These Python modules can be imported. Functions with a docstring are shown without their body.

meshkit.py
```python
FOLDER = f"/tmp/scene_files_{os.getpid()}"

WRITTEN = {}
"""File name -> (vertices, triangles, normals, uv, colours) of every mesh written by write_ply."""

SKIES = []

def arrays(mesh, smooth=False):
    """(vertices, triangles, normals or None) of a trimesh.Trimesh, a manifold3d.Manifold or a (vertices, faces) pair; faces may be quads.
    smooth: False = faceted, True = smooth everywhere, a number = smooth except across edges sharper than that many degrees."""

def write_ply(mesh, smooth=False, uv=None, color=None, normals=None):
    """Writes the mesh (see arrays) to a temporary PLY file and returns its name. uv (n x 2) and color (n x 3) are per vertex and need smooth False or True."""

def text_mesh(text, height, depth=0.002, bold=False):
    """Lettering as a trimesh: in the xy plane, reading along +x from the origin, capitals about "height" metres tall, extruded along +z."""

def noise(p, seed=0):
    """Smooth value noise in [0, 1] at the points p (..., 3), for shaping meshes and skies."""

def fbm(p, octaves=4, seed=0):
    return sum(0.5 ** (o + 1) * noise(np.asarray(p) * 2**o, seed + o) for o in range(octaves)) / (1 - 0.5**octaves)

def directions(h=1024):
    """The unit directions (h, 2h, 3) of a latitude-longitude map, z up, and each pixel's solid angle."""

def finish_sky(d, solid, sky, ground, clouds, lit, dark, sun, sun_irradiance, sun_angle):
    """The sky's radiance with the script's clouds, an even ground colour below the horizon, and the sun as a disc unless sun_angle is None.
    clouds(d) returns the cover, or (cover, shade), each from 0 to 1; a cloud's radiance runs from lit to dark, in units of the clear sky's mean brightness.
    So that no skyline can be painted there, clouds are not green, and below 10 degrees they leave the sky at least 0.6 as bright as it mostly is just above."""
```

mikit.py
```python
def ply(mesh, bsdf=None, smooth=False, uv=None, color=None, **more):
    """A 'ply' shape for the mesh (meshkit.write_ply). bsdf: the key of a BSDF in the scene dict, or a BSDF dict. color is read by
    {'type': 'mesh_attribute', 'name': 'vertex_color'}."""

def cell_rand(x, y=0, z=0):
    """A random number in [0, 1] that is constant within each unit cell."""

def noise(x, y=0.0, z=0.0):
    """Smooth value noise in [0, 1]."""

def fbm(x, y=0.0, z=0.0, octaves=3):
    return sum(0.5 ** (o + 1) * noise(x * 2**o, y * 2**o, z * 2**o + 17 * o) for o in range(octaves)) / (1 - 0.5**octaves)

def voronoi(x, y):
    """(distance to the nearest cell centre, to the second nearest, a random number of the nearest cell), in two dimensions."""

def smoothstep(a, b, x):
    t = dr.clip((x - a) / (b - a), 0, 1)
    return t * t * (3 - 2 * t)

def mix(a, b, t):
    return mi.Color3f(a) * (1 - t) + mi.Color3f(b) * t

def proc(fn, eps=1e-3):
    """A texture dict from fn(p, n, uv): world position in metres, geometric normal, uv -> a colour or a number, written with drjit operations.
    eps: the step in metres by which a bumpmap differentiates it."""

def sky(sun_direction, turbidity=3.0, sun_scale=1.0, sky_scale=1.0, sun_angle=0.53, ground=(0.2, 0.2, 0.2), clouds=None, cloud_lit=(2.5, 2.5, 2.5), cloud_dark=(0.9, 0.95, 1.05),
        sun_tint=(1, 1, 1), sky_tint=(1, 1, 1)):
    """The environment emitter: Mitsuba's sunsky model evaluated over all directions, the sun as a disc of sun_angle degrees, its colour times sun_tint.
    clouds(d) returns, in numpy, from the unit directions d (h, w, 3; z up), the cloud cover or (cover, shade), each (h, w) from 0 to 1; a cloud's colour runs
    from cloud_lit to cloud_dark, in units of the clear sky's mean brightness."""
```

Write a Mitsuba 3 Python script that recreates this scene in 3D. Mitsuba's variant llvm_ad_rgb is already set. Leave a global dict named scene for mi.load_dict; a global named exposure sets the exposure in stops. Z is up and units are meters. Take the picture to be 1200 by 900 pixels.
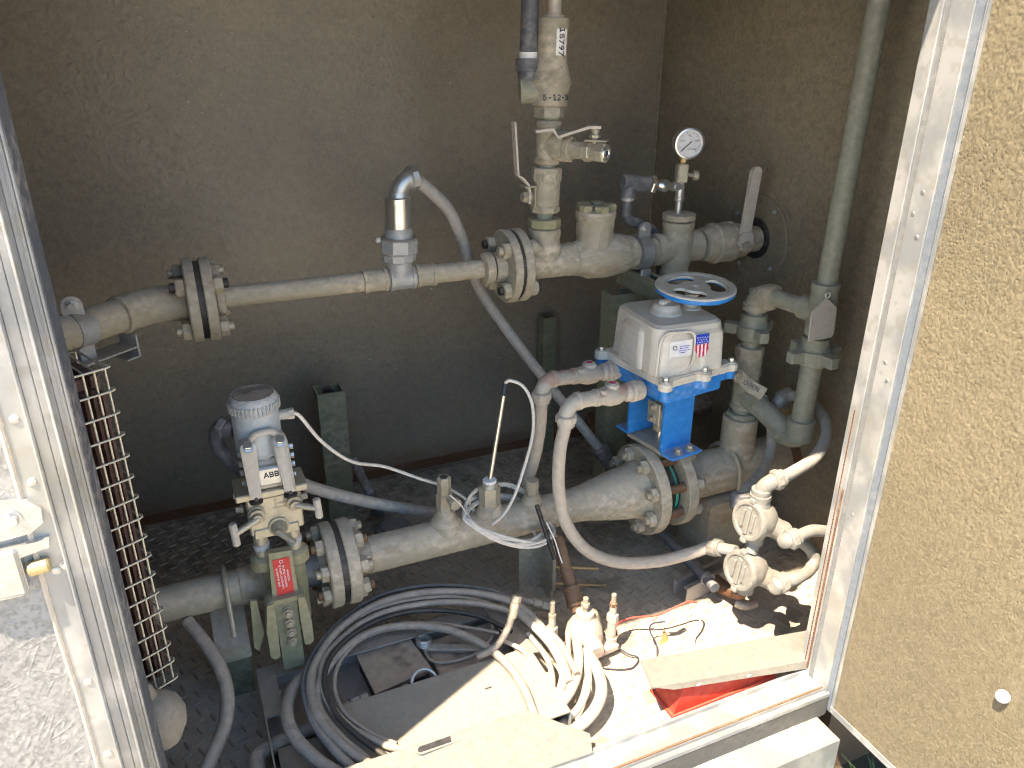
import math, random
import numpy as np, trimesh, mitsuba as mi, mikit, meshkit, manifold3d as m3
from shapely.geometry import Polygon, Point, box as sbox
from shapely.ops import unary_union
import drjit as dr
from mikit import noise, fbm, smoothstep, mix, voronoi

# ------------------------------------------------------------------ camera, sky, exposure
random.seed(7); rng = np.random.default_rng(7)
PITCH, YAW, ROLL = 0.41067, 0.41562, 0.00391
EYE = np.array([0, 0, 1.23])
fw = np.array([math.sin(YAW) * math.cos(PITCH), math.cos(YAW) * math.cos(PITCH), -math.sin(PITCH)])
rt = np.array([math.cos(YAW), -math.sin(YAW), 0.0])
up = np.cross(rt, fw) * math.cos(ROLL) - rt * math.sin(ROLL)
Tf = mi.ScalarTransform4f
scene, labels = {}, {}
scene['camera'] = {'type': 'perspective', 'fov': 66.75, 'fov_axis': 'x', 'near_clip': 0.02, 'far_clip': 2000.0,
                   'to_world': Tf().look_at(origin=EYE.tolist(), target=(EYE + fw).tolist(), up=up.tolist())}
scene['daylight'] = mikit.sky((-0.409, -0.196, 0.891), turbidity=3, sun_tint=(0.985, 0.98, 0.955), sky_tint=(1.0, 0.95, 0.87), ground=(0.38, 0.34, 0.28))  # ground tone raised to bounce more light into the shelter
exposure = 3.45

# ------------------------------------------------------------------ materials
def rgb(*c):
    return {'type': 'rgb', 'value': list(c)}
def dusty(base, dust, amount=0.7, rough=0.6, metallic=0.0, grain=1.0, stain=None):
    """Paint or metal with dust that has settled on what faces up, in uneven patches."""
    def fn(p, n, uv):
        big = fbm(p.x * 9, p.y * 9, p.z * 9, 3)
        fine = fbm(p.x * 90 * grain, p.y * 90 * grain, p.z * 90 * grain, 3)
        speck = noise(p.x * 420, p.y * 420, p.z * 420)
        lie = smoothstep(-0.1, 0.9, n.z + 0.7 * (fine - 0.5) + 0.6 * (big - 0.5))
        k = dr.clip(amount * lie + 0.55 * amount * smoothstep(0.5, 0.72, big) * smoothstep(0.35, 0.7, fine), 0, 1)
        c = mix(base, dust, k) * (0.86 + 0.28 * fine) * (0.93 + 0.14 * speck)
        if stain is not None:
            s = smoothstep(0.60, 0.74, fbm(p.x * 17 + 5, p.y * 17, p.z * 23, 4))
            c = mix(c, stain, 0.6 * s)
        return c
    return {'type': 'twosided', 'bsdf': {'type': 'principled', 'base_color': mikit.proc(fn), 'roughness': rough, 'metallic': metallic, 'specular': 0.4}}
DUST = (0.40, 0.335, 0.26)
M = {
    'tan_paint': dusty((0.31, 0.285, 0.22), (0.48, 0.415, 0.33), 0.85, 0.58, stain=(0.27, 0.205, 0.14)),
    'olive_paint': dusty((0.26, 0.25, 0.155), (0.40, 0.35, 0.25), 0.7, 0.55),
    'green_paint': dusty((0.185, 0.195, 0.13), (0.37, 0.32, 0.24), 0.7, 0.6),
    'pipe_green': dusty((0.23, 0.235, 0.185), (0.36, 0.325, 0.26), 0.5, 0.5),
    'bolt_steel': dusty((0.36, 0.33, 0.26), (0.46, 0.39, 0.29), 0.6, 0.45, 0.3),
    'rust': dusty((0.13, 0.065, 0.035), (0.26, 0.19, 0.13), 0.5, 0.85, stain=(0.20, 0.10, 0.05)),
    'galvanised': dusty((0.50, 0.52, 0.53), (0.50, 0.46, 0.40), 0.35, 0.38, 0.75),
    'galvanised_dusty': dusty((0.34, 0.355, 0.365), (0.41, 0.34, 0.275), 0.9, 0.5, 0.3),
    'bright_steel': dusty((0.66, 0.66, 0.64), (0.5, 0.46, 0.4), 0.2, 0.25, 0.9),
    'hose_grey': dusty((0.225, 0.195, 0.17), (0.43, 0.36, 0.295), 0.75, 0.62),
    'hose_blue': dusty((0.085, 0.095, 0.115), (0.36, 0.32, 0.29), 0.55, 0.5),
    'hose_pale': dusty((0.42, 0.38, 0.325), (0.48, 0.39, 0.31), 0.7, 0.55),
    'actuator_white': dusty((0.64, 0.61, 0.54), (0.50, 0.43, 0.35), 0.75, 0.45),
    'actuator_blue': dusty((0.03, 0.22, 0.62), (0.42, 0.40, 0.38), 0.4, 0.38),
    'conduit_cast': dusty((0.45, 0.42, 0.365), (0.43, 0.36, 0.30), 0.6, 0.5, 0.1, stain=(0.42, 0.22, 0.17)),
    'housing_grey': dusty((0.36, 0.41, 0.44), (0.45, 0.39, 0.34), 0.75, 0.4),
    'manifold_steel': dusty((0.46, 0.435, 0.345), (0.42, 0.36, 0.27), 0.6, 0.4, 0.4),
    'black': dusty((0.02, 0.02, 0.022), (0.2, 0.17, 0.14), 0.3, 0.5),
    'pale_cable': dusty((0.62, 0.60, 0.56), (0.5, 0.45, 0.38), 0.4, 0.5),
    'brass': dusty((0.46, 0.37, 0.20), (0.42, 0.36, 0.26), 0.5, 0.4, 0.6),
    'red_plastic': dusty((0.50, 0.035, 0.02), (0.42, 0.28, 0.2), 0.25, 0.4),
    'orange_plastic': dusty((0.62, 0.17, 0.05), (0.5, 0.36, 0.22), 0.25, 0.45),
    'red_tag': dusty((0.55, 0.03, 0.03), (0.5, 0.35, 0.3), 0.12, 0.4),
    'white_print': dusty((0.75, 0.75, 0.76), (0.5, 0.45, 0.4), 0.15, 0.5),
    'blue_print': dusty((0.02, 0.05, 0.45), (0.3, 0.3, 0.4), 0.1, 0.4),
    'red_print': dusty((0.55, 0.02, 0.08), (0.5, 0.35, 0.35), 0.1, 0.4),
    'ink': dusty((0.03, 0.035, 0.06), (0.12, 0.11, 0.1), 0.2, 0.6),
    'heater_fin': dusty((0.085, 0.047, 0.04), (0.22, 0.155, 0.13), 0.3, 0.8),
    'cage_wire': dusty((0.60, 0.57, 0.47), (0.5, 0.44, 0.34), 0.4, 0.4, 0.4),
    'cover_paint': dusty((0.20, 0.19, 0.165), (0.235, 0.22, 0.195), 0.6, 0.7),
    'dusty_brown': dusty((0.13, 0.105, 0.09), (0.40, 0.315, 0.25), 0.95, 0.75, stain=(0.08, 0.07, 0.06)),
    'green_gasket': dusty((0.03, 0.33, 0.22), (0.2, 0.25, 0.2), 0.3, 0.5),
    'tread_steel': dusty((0.17, 0.155, 0.135), (0.40, 0.345, 0.275), 0.85, 0.5, 0.15),
    'gap_shade_blue': dusty((0.155, 0.18, 0.215), (0.3, 0.29, 0.28), 0.25, 0.5),  # blue grey painted as the shade in the door gap
    'dull_grey': dusty((0.085, 0.085, 0.08), (0.16, 0.15, 0.13), 0.4, 0.7),
    'lid_paint': dusty((0.27, 0.245, 0.205), (0.36, 0.315, 0.26), 0.8, 0.7),
    'conduit_grey': dusty((0.29, 0.285, 0.28), (0.41, 0.37, 0.32), 0.7, 0.55),
    'plate_paint': dusty((0.265, 0.247, 0.213), (0.295, 0.272, 0.235), 0.6, 0.65),
    'recess_shade_grey': dusty((0.17, 0.175, 0.18), (0.3, 0.29, 0.27), 0.3, 0.6),  # grey painted as the shade in the jamb recess
    'cast_sun_dimmed': dusty((0.24, 0.235, 0.215), (0.29, 0.265, 0.23), 0.6, 0.5, 0.1, stain=(0.26, 0.21, 0.16)),  # darker copy of the conduit cast, toned down for parts in sun
    'grip_grey': dusty((0.46, 0.43, 0.38), (0.42, 0.36, 0.3), 0.5, 0.5),
    'grass_blade': {'type': 'twosided', 'bsdf': {'type': 'principled', 'base_color': rgb(0.085, 0.16, 0.035), 'roughness': 0.6}},
}
def wall_colour(base, worn, rust=True, grit=210, amount=0.2):
    """Sheet paint with the light and shade of embossing put into its colour as grain."""
    def fn(p, n, uv):
        big = fbm(p.x * 2.3 + p.y * 1.7, p.z * 2.6, 3.1, 4)
        fine = fbm(p.x * 60, p.y * 60, p.z * 60, 3)
        u = p.x + p.y
        relief_shade = smoothstep(0.3, 0.8, 0.6 * noise(u * grit, p.z * grit * 0.8, 2.0) + 0.4 * noise(u * grit * 1.7, p.z * grit * 1.4, 5.0))  # dark grain painted in as the shading of the embossing
        c = mix(base, worn, smoothstep(0.35, 0.7, big)) * (0.88 + 0.24 * fine) * (1 + amount * 0.5 - amount * relief_shade)
        if rust:
            low = 1 - smoothstep(0.0, 0.10, p.z + 0.06 * (fbm(p.x * 8 + p.y * 8, p.z * 20, 0.0, 3) - 0.5))
            c = mix(c, (0.16, 0.085, 0.045), 0.7 * low)
            dots = smoothstep(0.93, 0.97, noise(p.x * 260 + p.y * 210, p.z * 210, 4.0)) * smoothstep(0.70, 0.8, noise(p.x * 5 + p.y * 5, p.z * 5, 9.0))
            c = mix(c, (0.6, 0.58, 0.52), 0.6 * dots)
        return c
    return fn
def crease(s, a, b):
    """Leather-like embossing of sheet metal: short wrinkled ridges."""
    def fn(p, n, uv):
        u = p.x + p.y * 0.83
        w = 0.6 * fbm(u * s * 0.45, p.z * s * 0.45, p.y * 3, 2)
        r = 1 - dr.abs(2 * noise(u * s * a + 2 * w, p.z * s * b + 2 * w, 1.0) - 1)
        q = 1 - dr.abs(2 * noise(u * s * b * 1.3 - w, p.z * s * a * 1.3 + w, 7.0) - 1)
        return dr.maximum(r * r, q * q * 0.8) + 0.25 * noise(u * s * 4, p.z * s * 4, 2.0)
    return fn
def pebble(s):
    def fn(p, n, uv):
        w = noise(p.y * s * 0.5, p.z * s * 0.5, 3.0)
        a, b, _ = voronoi(p.y * s + 0.8 * w, p.z * s * 0.72 - 0.6 * w)
        return smoothstep(0.02, 0.55, b - a) + 0.25 * noise(p.y * s * 3, p.z * s * 3, 5.0)
    return fn
def embossed(colour, height, scale, rough, spec=0.4):
    return {'type': 'twosided', 'bsdf': {'type': 'bumpmap', 'arbitrary': mikit.proc(height, 8e-4), 'scale': scale,
            'bsdf': {'type': 'principled', 'base_color': mikit.proc(colour), 'roughness': rough, 'specular': spec}}}
M['wall_inside'] = embossed(wall_colour((0.205, 0.178, 0.128), (0.275, 0.235, 0.17)), crease(95, 1.1, 0.5), 0.0030, 0.40)
M['door_inside'] = embossed(wall_colour((0.158, 0.136, 0.092), (0.185, 0.158, 0.105), False), pebble(200), 0.0010, 0.4)  # the wall paint in a darker copy, toned down for full sun
M['white_stucco'] = embossed(wall_colour((0.255, 0.257, 0.257), (0.29, 0.29, 0.285), False), crease(60, 1.3, 0.45), 0.0026, 0.5)
def alu(p, n, uv):
    big = fbm(p.x * 20, p.y * 20, p.z * 14, 4)
    spot = smoothstep(0.55, 0.7, fbm(p.x * 70, p.y * 70, p.z * 55, 3))
    c = mix((0.29, 0.305, 0.32), (0.43, 0.435, 0.435), smoothstep(0.35, 0.65, big))
    c = mix(c, (0.30, 0.29, 0.25), 0.45 * spot)
    return mix(c, (0.36, 0.345, 0.27), 0.35 * smoothstep(0.5, 0.8, fbm(p.x * 6 + 3, p.y * 6, p.z * 5, 3)))
M['frame_metal'] = {'type': 'twosided', 'bsdf': {'type': 'principled', 'base_color': mikit.proc(alu), 'roughness': 0.42, 'metallic': 0.35, 'specular': 0.5}}
def floor_colour(p, n, uv):
    big = fbm(p.x * 3.2, p.y * 3.2, 2.0, 4)
    fine = fbm(p.x * 45, p.y * 45, 0.0, 3)
    grit = noise(p.x * 300, p.y * 300, 1.0)
    dust = smoothstep(0.25, 0.75, big * 0.6 + fine * 0.35 + smoothstep(2.0, 1.1, p.y) * 0.42 - 0.02)
    c = mix((0.19, 0.168, 0.142), (0.45, 0.39, 0.315), dust) * (0.85 + 0.3 * fine)
    c = mix(c, (0.13, 0.105, 0.08), 0.45 * smoothstep(0.68, 0.78, fbm(p.x * 14, p.y * 14, 6.0, 4)))
    return c * (0.9 + 0.2 * grit)
M['tread_plate'] = {'type': 'twosided', 'bsdf': {'type': 'principled', 'base_color': mikit.proc(floor_colour), 'roughness': 0.65, 'specular': 0.35}}
def soil(p, n, uv):
    f = fbm(p.x * 25, p.y * 25, 0.0, 4)
    g = fbm(p.x * 1.5, p.y * 1.5, 5.0, 3)
    bounce_ground = mix((0.36, 0.325, 0.27), (0.47, 0.43, 0.36), smoothstep(0.3, 0.7, 0.6 * f + 0.4 * g))  # pale ground out of view, added to bounce light into the shelter
    bed = smoothstep(0.75, 0.95, p.x + 0.1 * f) * smoothstep(2.6, 2.3, p.x) * smoothstep(-0.5, -0.2, p.y)      # the weedy strip beside the added pale ground
    return mix(bounce_ground, mix((0.045, 0.04, 0.03), (0.10, 0.085, 0.06), f), bed)
M['soil'] = {'type': 'twosided', 'bsdf': {'type': 'principled', 'base_color': mikit.proc(soil), 'roughness': 0.95, 'specular': 0.1}}
def plain(colour, rough):
    return {'type': 'twosided', 'bsdf': {'type': 'principled', 'base_color': mikit.proc(colour), 'roughness': rough, 'specular': 0.4}}
M['wall_sheet'] = plain(wall_colour((0.205, 0.180, 0.140), (0.275, 0.238, 0.182), True, 230, 0.15), 0.40)
M['door_sheet'] = plain(wall_colour((0.166, 0.142, 0.096), (0.190, 0.162, 0.110), False, 400, 0.28), 0.42)  # darker copy of the wall paint, its tone set against the sun
M['white_sheet'] = plain(wall_colour((0.255, 0.257, 0.257), (0.29, 0.29, 0.285), False, 260, 0.3), 0.5)
M['gauge_glass'] = {'type': 'thindielectric'}
for k, v in M.items():
    scene['mat_' + k] = v

# ------------------------------------------------------------------ entries of the scene
def numbered(k):
    used = lambda q: q in scene or q in labels or any(s.startswith(q + '__') for s in scene)
    if not used(k):
        return k
    i = 1
    while used(f'{k}_{i:03d}'):
        i += 1
    return f'{k}_{i:03d}'
def thing(name, label, cat, group=None):
    k = numbered(name)
    labels[k] = {'label': label, 'category': cat}
    if group:
        labels[k]['group'] = group
    return k
def put(key, mesh, mat, smooth=35, label=None, kind=None):
    k = numbered(key)
    scene[k] = mikit.ply(cat(mesh) if isinstance(mesh, list) else mesh, 'mat_' + mat, smooth)
    if label or kind:
        labels[k] = {**({'label': label} if label else {}), **({'kind': kind} if kind else {})}
    return k
def whole(name, mesh, mat, label, catg, group=None, smooth=35):
    k = numbered(name)
    scene[k] = mikit.ply(cat(mesh) if isinstance(mesh, list) else mesh, 'mat_' + mat, smooth)
    labels[k] = {'label': label, 'category': catg, **({'group': group} if group else {})}
    return k

# ------------------------------------------------------------------ shapes
V = lambda *a: np.array(a, float)
X, Y, Z = V(1, 0, 0), V(0, 1, 0), V(0, 0, 1)
def nrm(a):
    a = np.asarray(a, float)
    return a / np.linalg.norm(a)
def cat(ms):
    return trimesh.util.concatenate([m for m in ms])
def basis(d):
    d = nrm(d)
    a = nrm(np.cross(d, X if abs(d[0]) < 0.8 else Z))
    return a, np.cross(d, a), d
def frame(o, x, y):
    x = nrm(x); y = nrm(np.asarray(y, float) - x * np.dot(x, y))
    m = np.eye(4); m[:3, 0], m[:3, 1], m[:3, 2], m[:3, 3] = x, y, np.cross(x, y), o
    return m
def moved(mesh, m):
    mesh = mesh.copy(); mesh.apply_transform(m); return mesh
def rotz(a):
    return frame((0, 0, 0), (math.cos(a), math.sin(a), 0), (-math.sin(a), math.cos(a), 0))
def lathe(prof, o, d, n=28, turn=0.0):
    """prof: (distance along d, radius) from o; closed ends."""
    a, b, d = basis(d)
    prof = [(s, max(r, 1e-5)) for s, r in prof]
    if prof[0][1] > 1e-4: prof = [(prof[0][0], 1e-5)] + prof
    if prof[-1][1] > 1e-4: prof = prof + [(prof[-1][0], 1e-5)]
    t = np.arange(n) * 2 * math.pi / n + turn
    ring = np.cos(t)[:, None] * a + np.sin(t)[:, None] * b
    v = np.concatenate([np.asarray(o, float) + s * d + r * ring for s, r in prof])
    f = []
    for i in range(len(prof) - 1):
        for j in range(n):
            p, q = i * n + j, i * n + (j + 1) % n
            f += [[p, q, q + n], [p, q + n, p + n]]
    m = trimesh.Trimesh(v, f, process=False)
    return m
def ring(prof, o, d, n=44):
    """A turned ring: the closed profile (distance along d, radius) swept round the axis."""
    a, b, d = basis(d); t = np.arange(n) * 2 * math.pi / n; k = len(prof)
    rg = np.cos(t)[:, None] * a + np.sin(t)[:, None] * b
    v = np.concatenate([np.asarray(o, float) + s * d + r * rg for s, r in prof]); f = []
    for i in range(k):
        for j in range(n):
            p, q, u, w = i * n + j, i * n + (j + 1) % n, ((i + 1) % k) * n + (j + 1) % n, ((i + 1) % k) * n + j
            f += [[p, q, u], [p, u, w]]
    m = trimesh.Trimesh(v, f, process=False)
    if m.volume < 0: m.invert()
    return m
def cyl(p0, p1, r, r2=None, n=24, bev=0.0):
    p0, p1 = np.asarray(p0, float), np.asarray(p1, float)
    L = np.linalg.norm(p1 - p0); r2 = r if r2 is None else r2
    pr = [(0, r - bev), (bev, r), (L - bev, r2), (L, r2 - bev)] if bev else [(0, r), (L, r2)]
    return lathe(pr, p0, p1 - p0, n)
def hexn(p0, p1, r, n=6, turn=0.0, bev=0.12):
    p0, p1 = np.asarray(p0, float), np.asarray(p1, float)
    L = np.linalg.norm(p1 - p0); b = min(r * bev, L * 0.3)
    return lathe([(0, r - b), (b, r), (L - b, r), (L, r - b)], p0, p1 - p0, n, turn)
def spline(pts, sub=8, closed=False):
    p = np.asarray(pts, float)
    q = np.vstack([p[-1], p, p[0], p[1]]) if closed else np.vstack([2 * p[0] - p[1], p, 2 * p[-1] - p[-2]])
    out = []
    for i in range(1, len(q) - 2):
        a, b, c, e = q[i - 1:i + 3]
        for t in np.arange(sub) / sub:
            out.append(0.5 * (2 * b + (c - a) * t + (2 * a - 5 * b + 4 * c - e) * t * t + (3 * b - a - 3 * c + e) * t ** 3))
    if not closed: out.append(p[-1])
    return np.array(out)
def tube(pts, r, n=12, sub=8, curve=True, ribs=0.0, pitch=0.006):
    p = spline(pts, sub) if curve else np.asarray(pts, float)
    if ribs:
        s = np.r_[0, np.cumsum(np.linalg.norm(np.diff(p, axis=0), axis=1))]
        g = np.arange(0, s[-1], pitch / 4)
        p = np.stack([np.interp(g, s, p[:, k]) for k in range(3)], 1)
    t = np.gradient(p, axis=0); t /= np.linalg.norm(t, axis=1, keepdims=True) + 1e-12
    a = basis(t[0])[0]; rows = []
    for i in range(len(p)):
        a = nrm(a - t[i] * np.dot(a, t[i])); b = np.cross(t[i], a)
        ang = np.arange(n) * 2 * math.pi / n
        rr = (r[i] if np.ndim(r) else r) * (1 + ribs * math.cos(i * math.pi / 2) if ribs else 1)
        rows.append(p[i] + rr * (np.cos(ang)[:, None] * a + np.sin(ang)[:, None] * b))
    v = np.concatenate(rows + [p[:1], p[-1:]]); f = []
    for i in range(len(p) - 1):
        for j in range(n):
            x, y = i * n + j, i * n + (j + 1) % n
            f += [[x, y, y + n], [x, y + n, x + n]]
    e0, e1, last = len(v) - 2, len(v) - 1, (len(p) - 1) * n
    for j in range(n):
        f += [[e0, (j + 1) % n, j], [e1, last + j, last + (j + 1) % n]]
    return trimesh.Trimesh(v, f, process=False)
def ringtube(c, axis, R, r, n=32, k=10, a0=0, a1=2 * math.pi):
    a, b, _ = basis(axis)
    t = np.linspace(a0, a1, n + 1)
    return tube(np.asarray(c) + R * (np.cos(t)[:, None] * a + np.sin(t)[:, None] * b), r, k, curve=False)
def bx(c, size, R=None, bev=0.0):
    h = np.asarray(size, float) / 2
    if bev:
        pts = []
        for s in np.ndindex(2, 2, 2):
            sg = np.array(s) * 2 - 1
            for k in range(3):
                q = sg * (h - bev); q[k] = sg[k] * h[k]; pts.append(q)
        m = trimesh.convex.convex_hull(np.array(pts))
    else:
        m = trimesh.creation.box(2 * h)
    T = np.eye(4)
    if R is not None: T[:3, :3] = np.asarray(R)[:3, :3]
    T[:3, 3] = c
    m.apply_transform(T); return m
def hull(pts):
    return trimesh.convex.convex_hull(np.asarray(pts, float))
def prism(poly, thick, m, bev=0.0):
    """A shapely polygon in the frame m's xy plane, extruded along its z."""
    if not isinstance(poly, (Polygon,)) and not hasattr(poly, 'geoms'): poly = Polygon(poly)
    gs = getattr(poly, 'geoms', [poly])
    return cat([moved(trimesh.creation.extrude_polygon(g, thick, engine='earcut'), m) for g in gs])
def words(text, h, o, x, y, depth=0.0006, bold=False, centre=True):
    t = meshkit.text_mesh(text, h, depth, bold)
    if centre:
        b = t.bounds; t.apply_translation([-(b[0][0] + b[1][0]) / 2, -(b[0][1] + b[1][1]) / 2, 0])
    return moved(t, frame(o, x, y))
def elbow(p, d0, d1, R, r, n=14, k=20):
    """A bend through the corner p: arrives along d0, leaves along d1."""
    d0, d1 = nrm(d0), nrm(d1); a = np.asarray(p) - d0 * R; c = a + d1 * R
    t = np.linspace(0, math.pi / 2, n)
    return tube(c - d1 * R * np.cos(t)[:, None] + d0 * R * np.sin(t)[:, None], r, k, curve=False)
def embossed_sheet(o, ux, uy, w, h, step, height):
    """A sheet from o along ux (w) and uy (h), its skin raised by height(s, t) along ux x uy: real relief."""
    ns, nt = int(w / step) + 1, int(h / step) + 1
    s, t = np.meshgrid(np.linspace(0, w, ns), np.linspace(0, h, nt), indexing='ij')
    n = np.cross(ux, uy); z = height(s, t)
    v = np.asarray(o) + s[..., None] * ux + t[..., None] * uy + z[..., None] * n
    i, j = np.meshgrid(np.arange(ns - 1), np.arange(nt - 1), indexing='ij')
    a = (i * nt + j).ravel(); b = a + nt
    return trimesh.Trimesh(v.reshape(-1, 3), np.vstack([np.stack([a, b, b + 1], 1), np.stack([a, b + 1, a + 1], 1)]), process=False)
def n2(s, t, f, g, seed):
    return meshkit.noise(np.stack([s * f, t * g, s * 0 + 0.5], -1), seed)
def wrinkles(s, t, f, stretch, seed):
    out = 0
    for k, ang in enumerate((0.5, -0.35, 1.15, -1.0)):
        c, d = math.cos(ang), math.sin(ang)
        w = 0.35 * n2(s, t, f * .3, f * .3, seed + 20 + k)
        r = 1 - np.abs(2 * n2((c * s - d * t) + w / f, (d * s + c * t), f, f / stretch, seed + k) - 1)
        out = np.maximum(out, r ** 2 * (0.25 + 0.75 * n2(s, t, f * .3, f * .3, seed + 40 + k)))
    return out
def capscrew(p, d, r, h):
    d = nrm(d); p = np.asarray(p, float)
    return cat([cyl(p, p + d * h * 0.3, r * 1.5, n=14), hexn(p + d * h * 0.25, p + d * h, r * 1.1)])
def flange(key, c, d, R, th, rin, mat='tan_paint', hub=0.0, hubr=0.0):
    """Flange disc centred at c, its outer face towards d; hub on the far side."""
    pr = [(0, R - 0.002), (0.002, R), (th - 0.003, R), (th, R - 0.003)]
    if hub: pr += [(th, hubr * 1.12), (th + hub * 0.5, hubr * 1.05), (th + hub, hubr)]
    return put(key, lathe(pr, c, d, 44), mat)
def stud(parent, p0, p1, r, mat='bolt_steel', rod='bolt_steel', over=0.010, turn=0.0, shank=0.0):
    """A stud bolt with a nut at each end; p0 and p1 lie on the flanges' outer faces."""
    d = nrm(np.asarray(p1) - p0); h = r * 1.75
    k = put(parent + '__stud_bolt', cyl(p0 - d * (h + over), p1 + d * (h + over), r, n=12, bev=r * 0.15), rod)
    if shank: put(k + '__shank', cyl(p0 + d * shank, p1 - d * shank, r * 1.06, n=12), 'rust')
    put(k + '__nut', hexn(p0 - d * h, p0, r * 1.85, turn=turn), mat)
    put(k + '__nut', hexn(p1, p1 + d * h, r * 1.85, turn=turn + 0.3), mat)
def socket_rings(p0, p1, r):
    """A threaded coupling: a sleeve with a raised band at each end."""
    L = np.linalg.norm(np.asarray(p1) - p0); b = min(0.008, L * 0.2)
    return lathe([(0, r * 1.02), (0.001, r * 1.07), (b, r * 1.07), (b + 0.001, r), (L - b - 0.001, r), (L - b, r * 1.07), (L - 0.001, r * 1.07), (L, r * 1.02)], p0, np.asarray(p1) - p0, 28)
def ubolt(key, c, axis, R, r, down, mat='bolt_steel', upv=Z):
    """A U-bolt over a pipe at c."""
    axis = nrm(axis); s = nrm(np.cross(axis, upv)); upv = nrm(upv)
    t = np.linspace(0, math.pi, 15)
    arc = np.asarray(c) + R * (np.cos(t)[:, None] * s + np.sin(t)[:, None] * upv)
    return put(key, tube(np.vstack([arc[0] - upv * down, arc, arc[-1] - upv * down]), r, 10, curve=False), mat)

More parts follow.
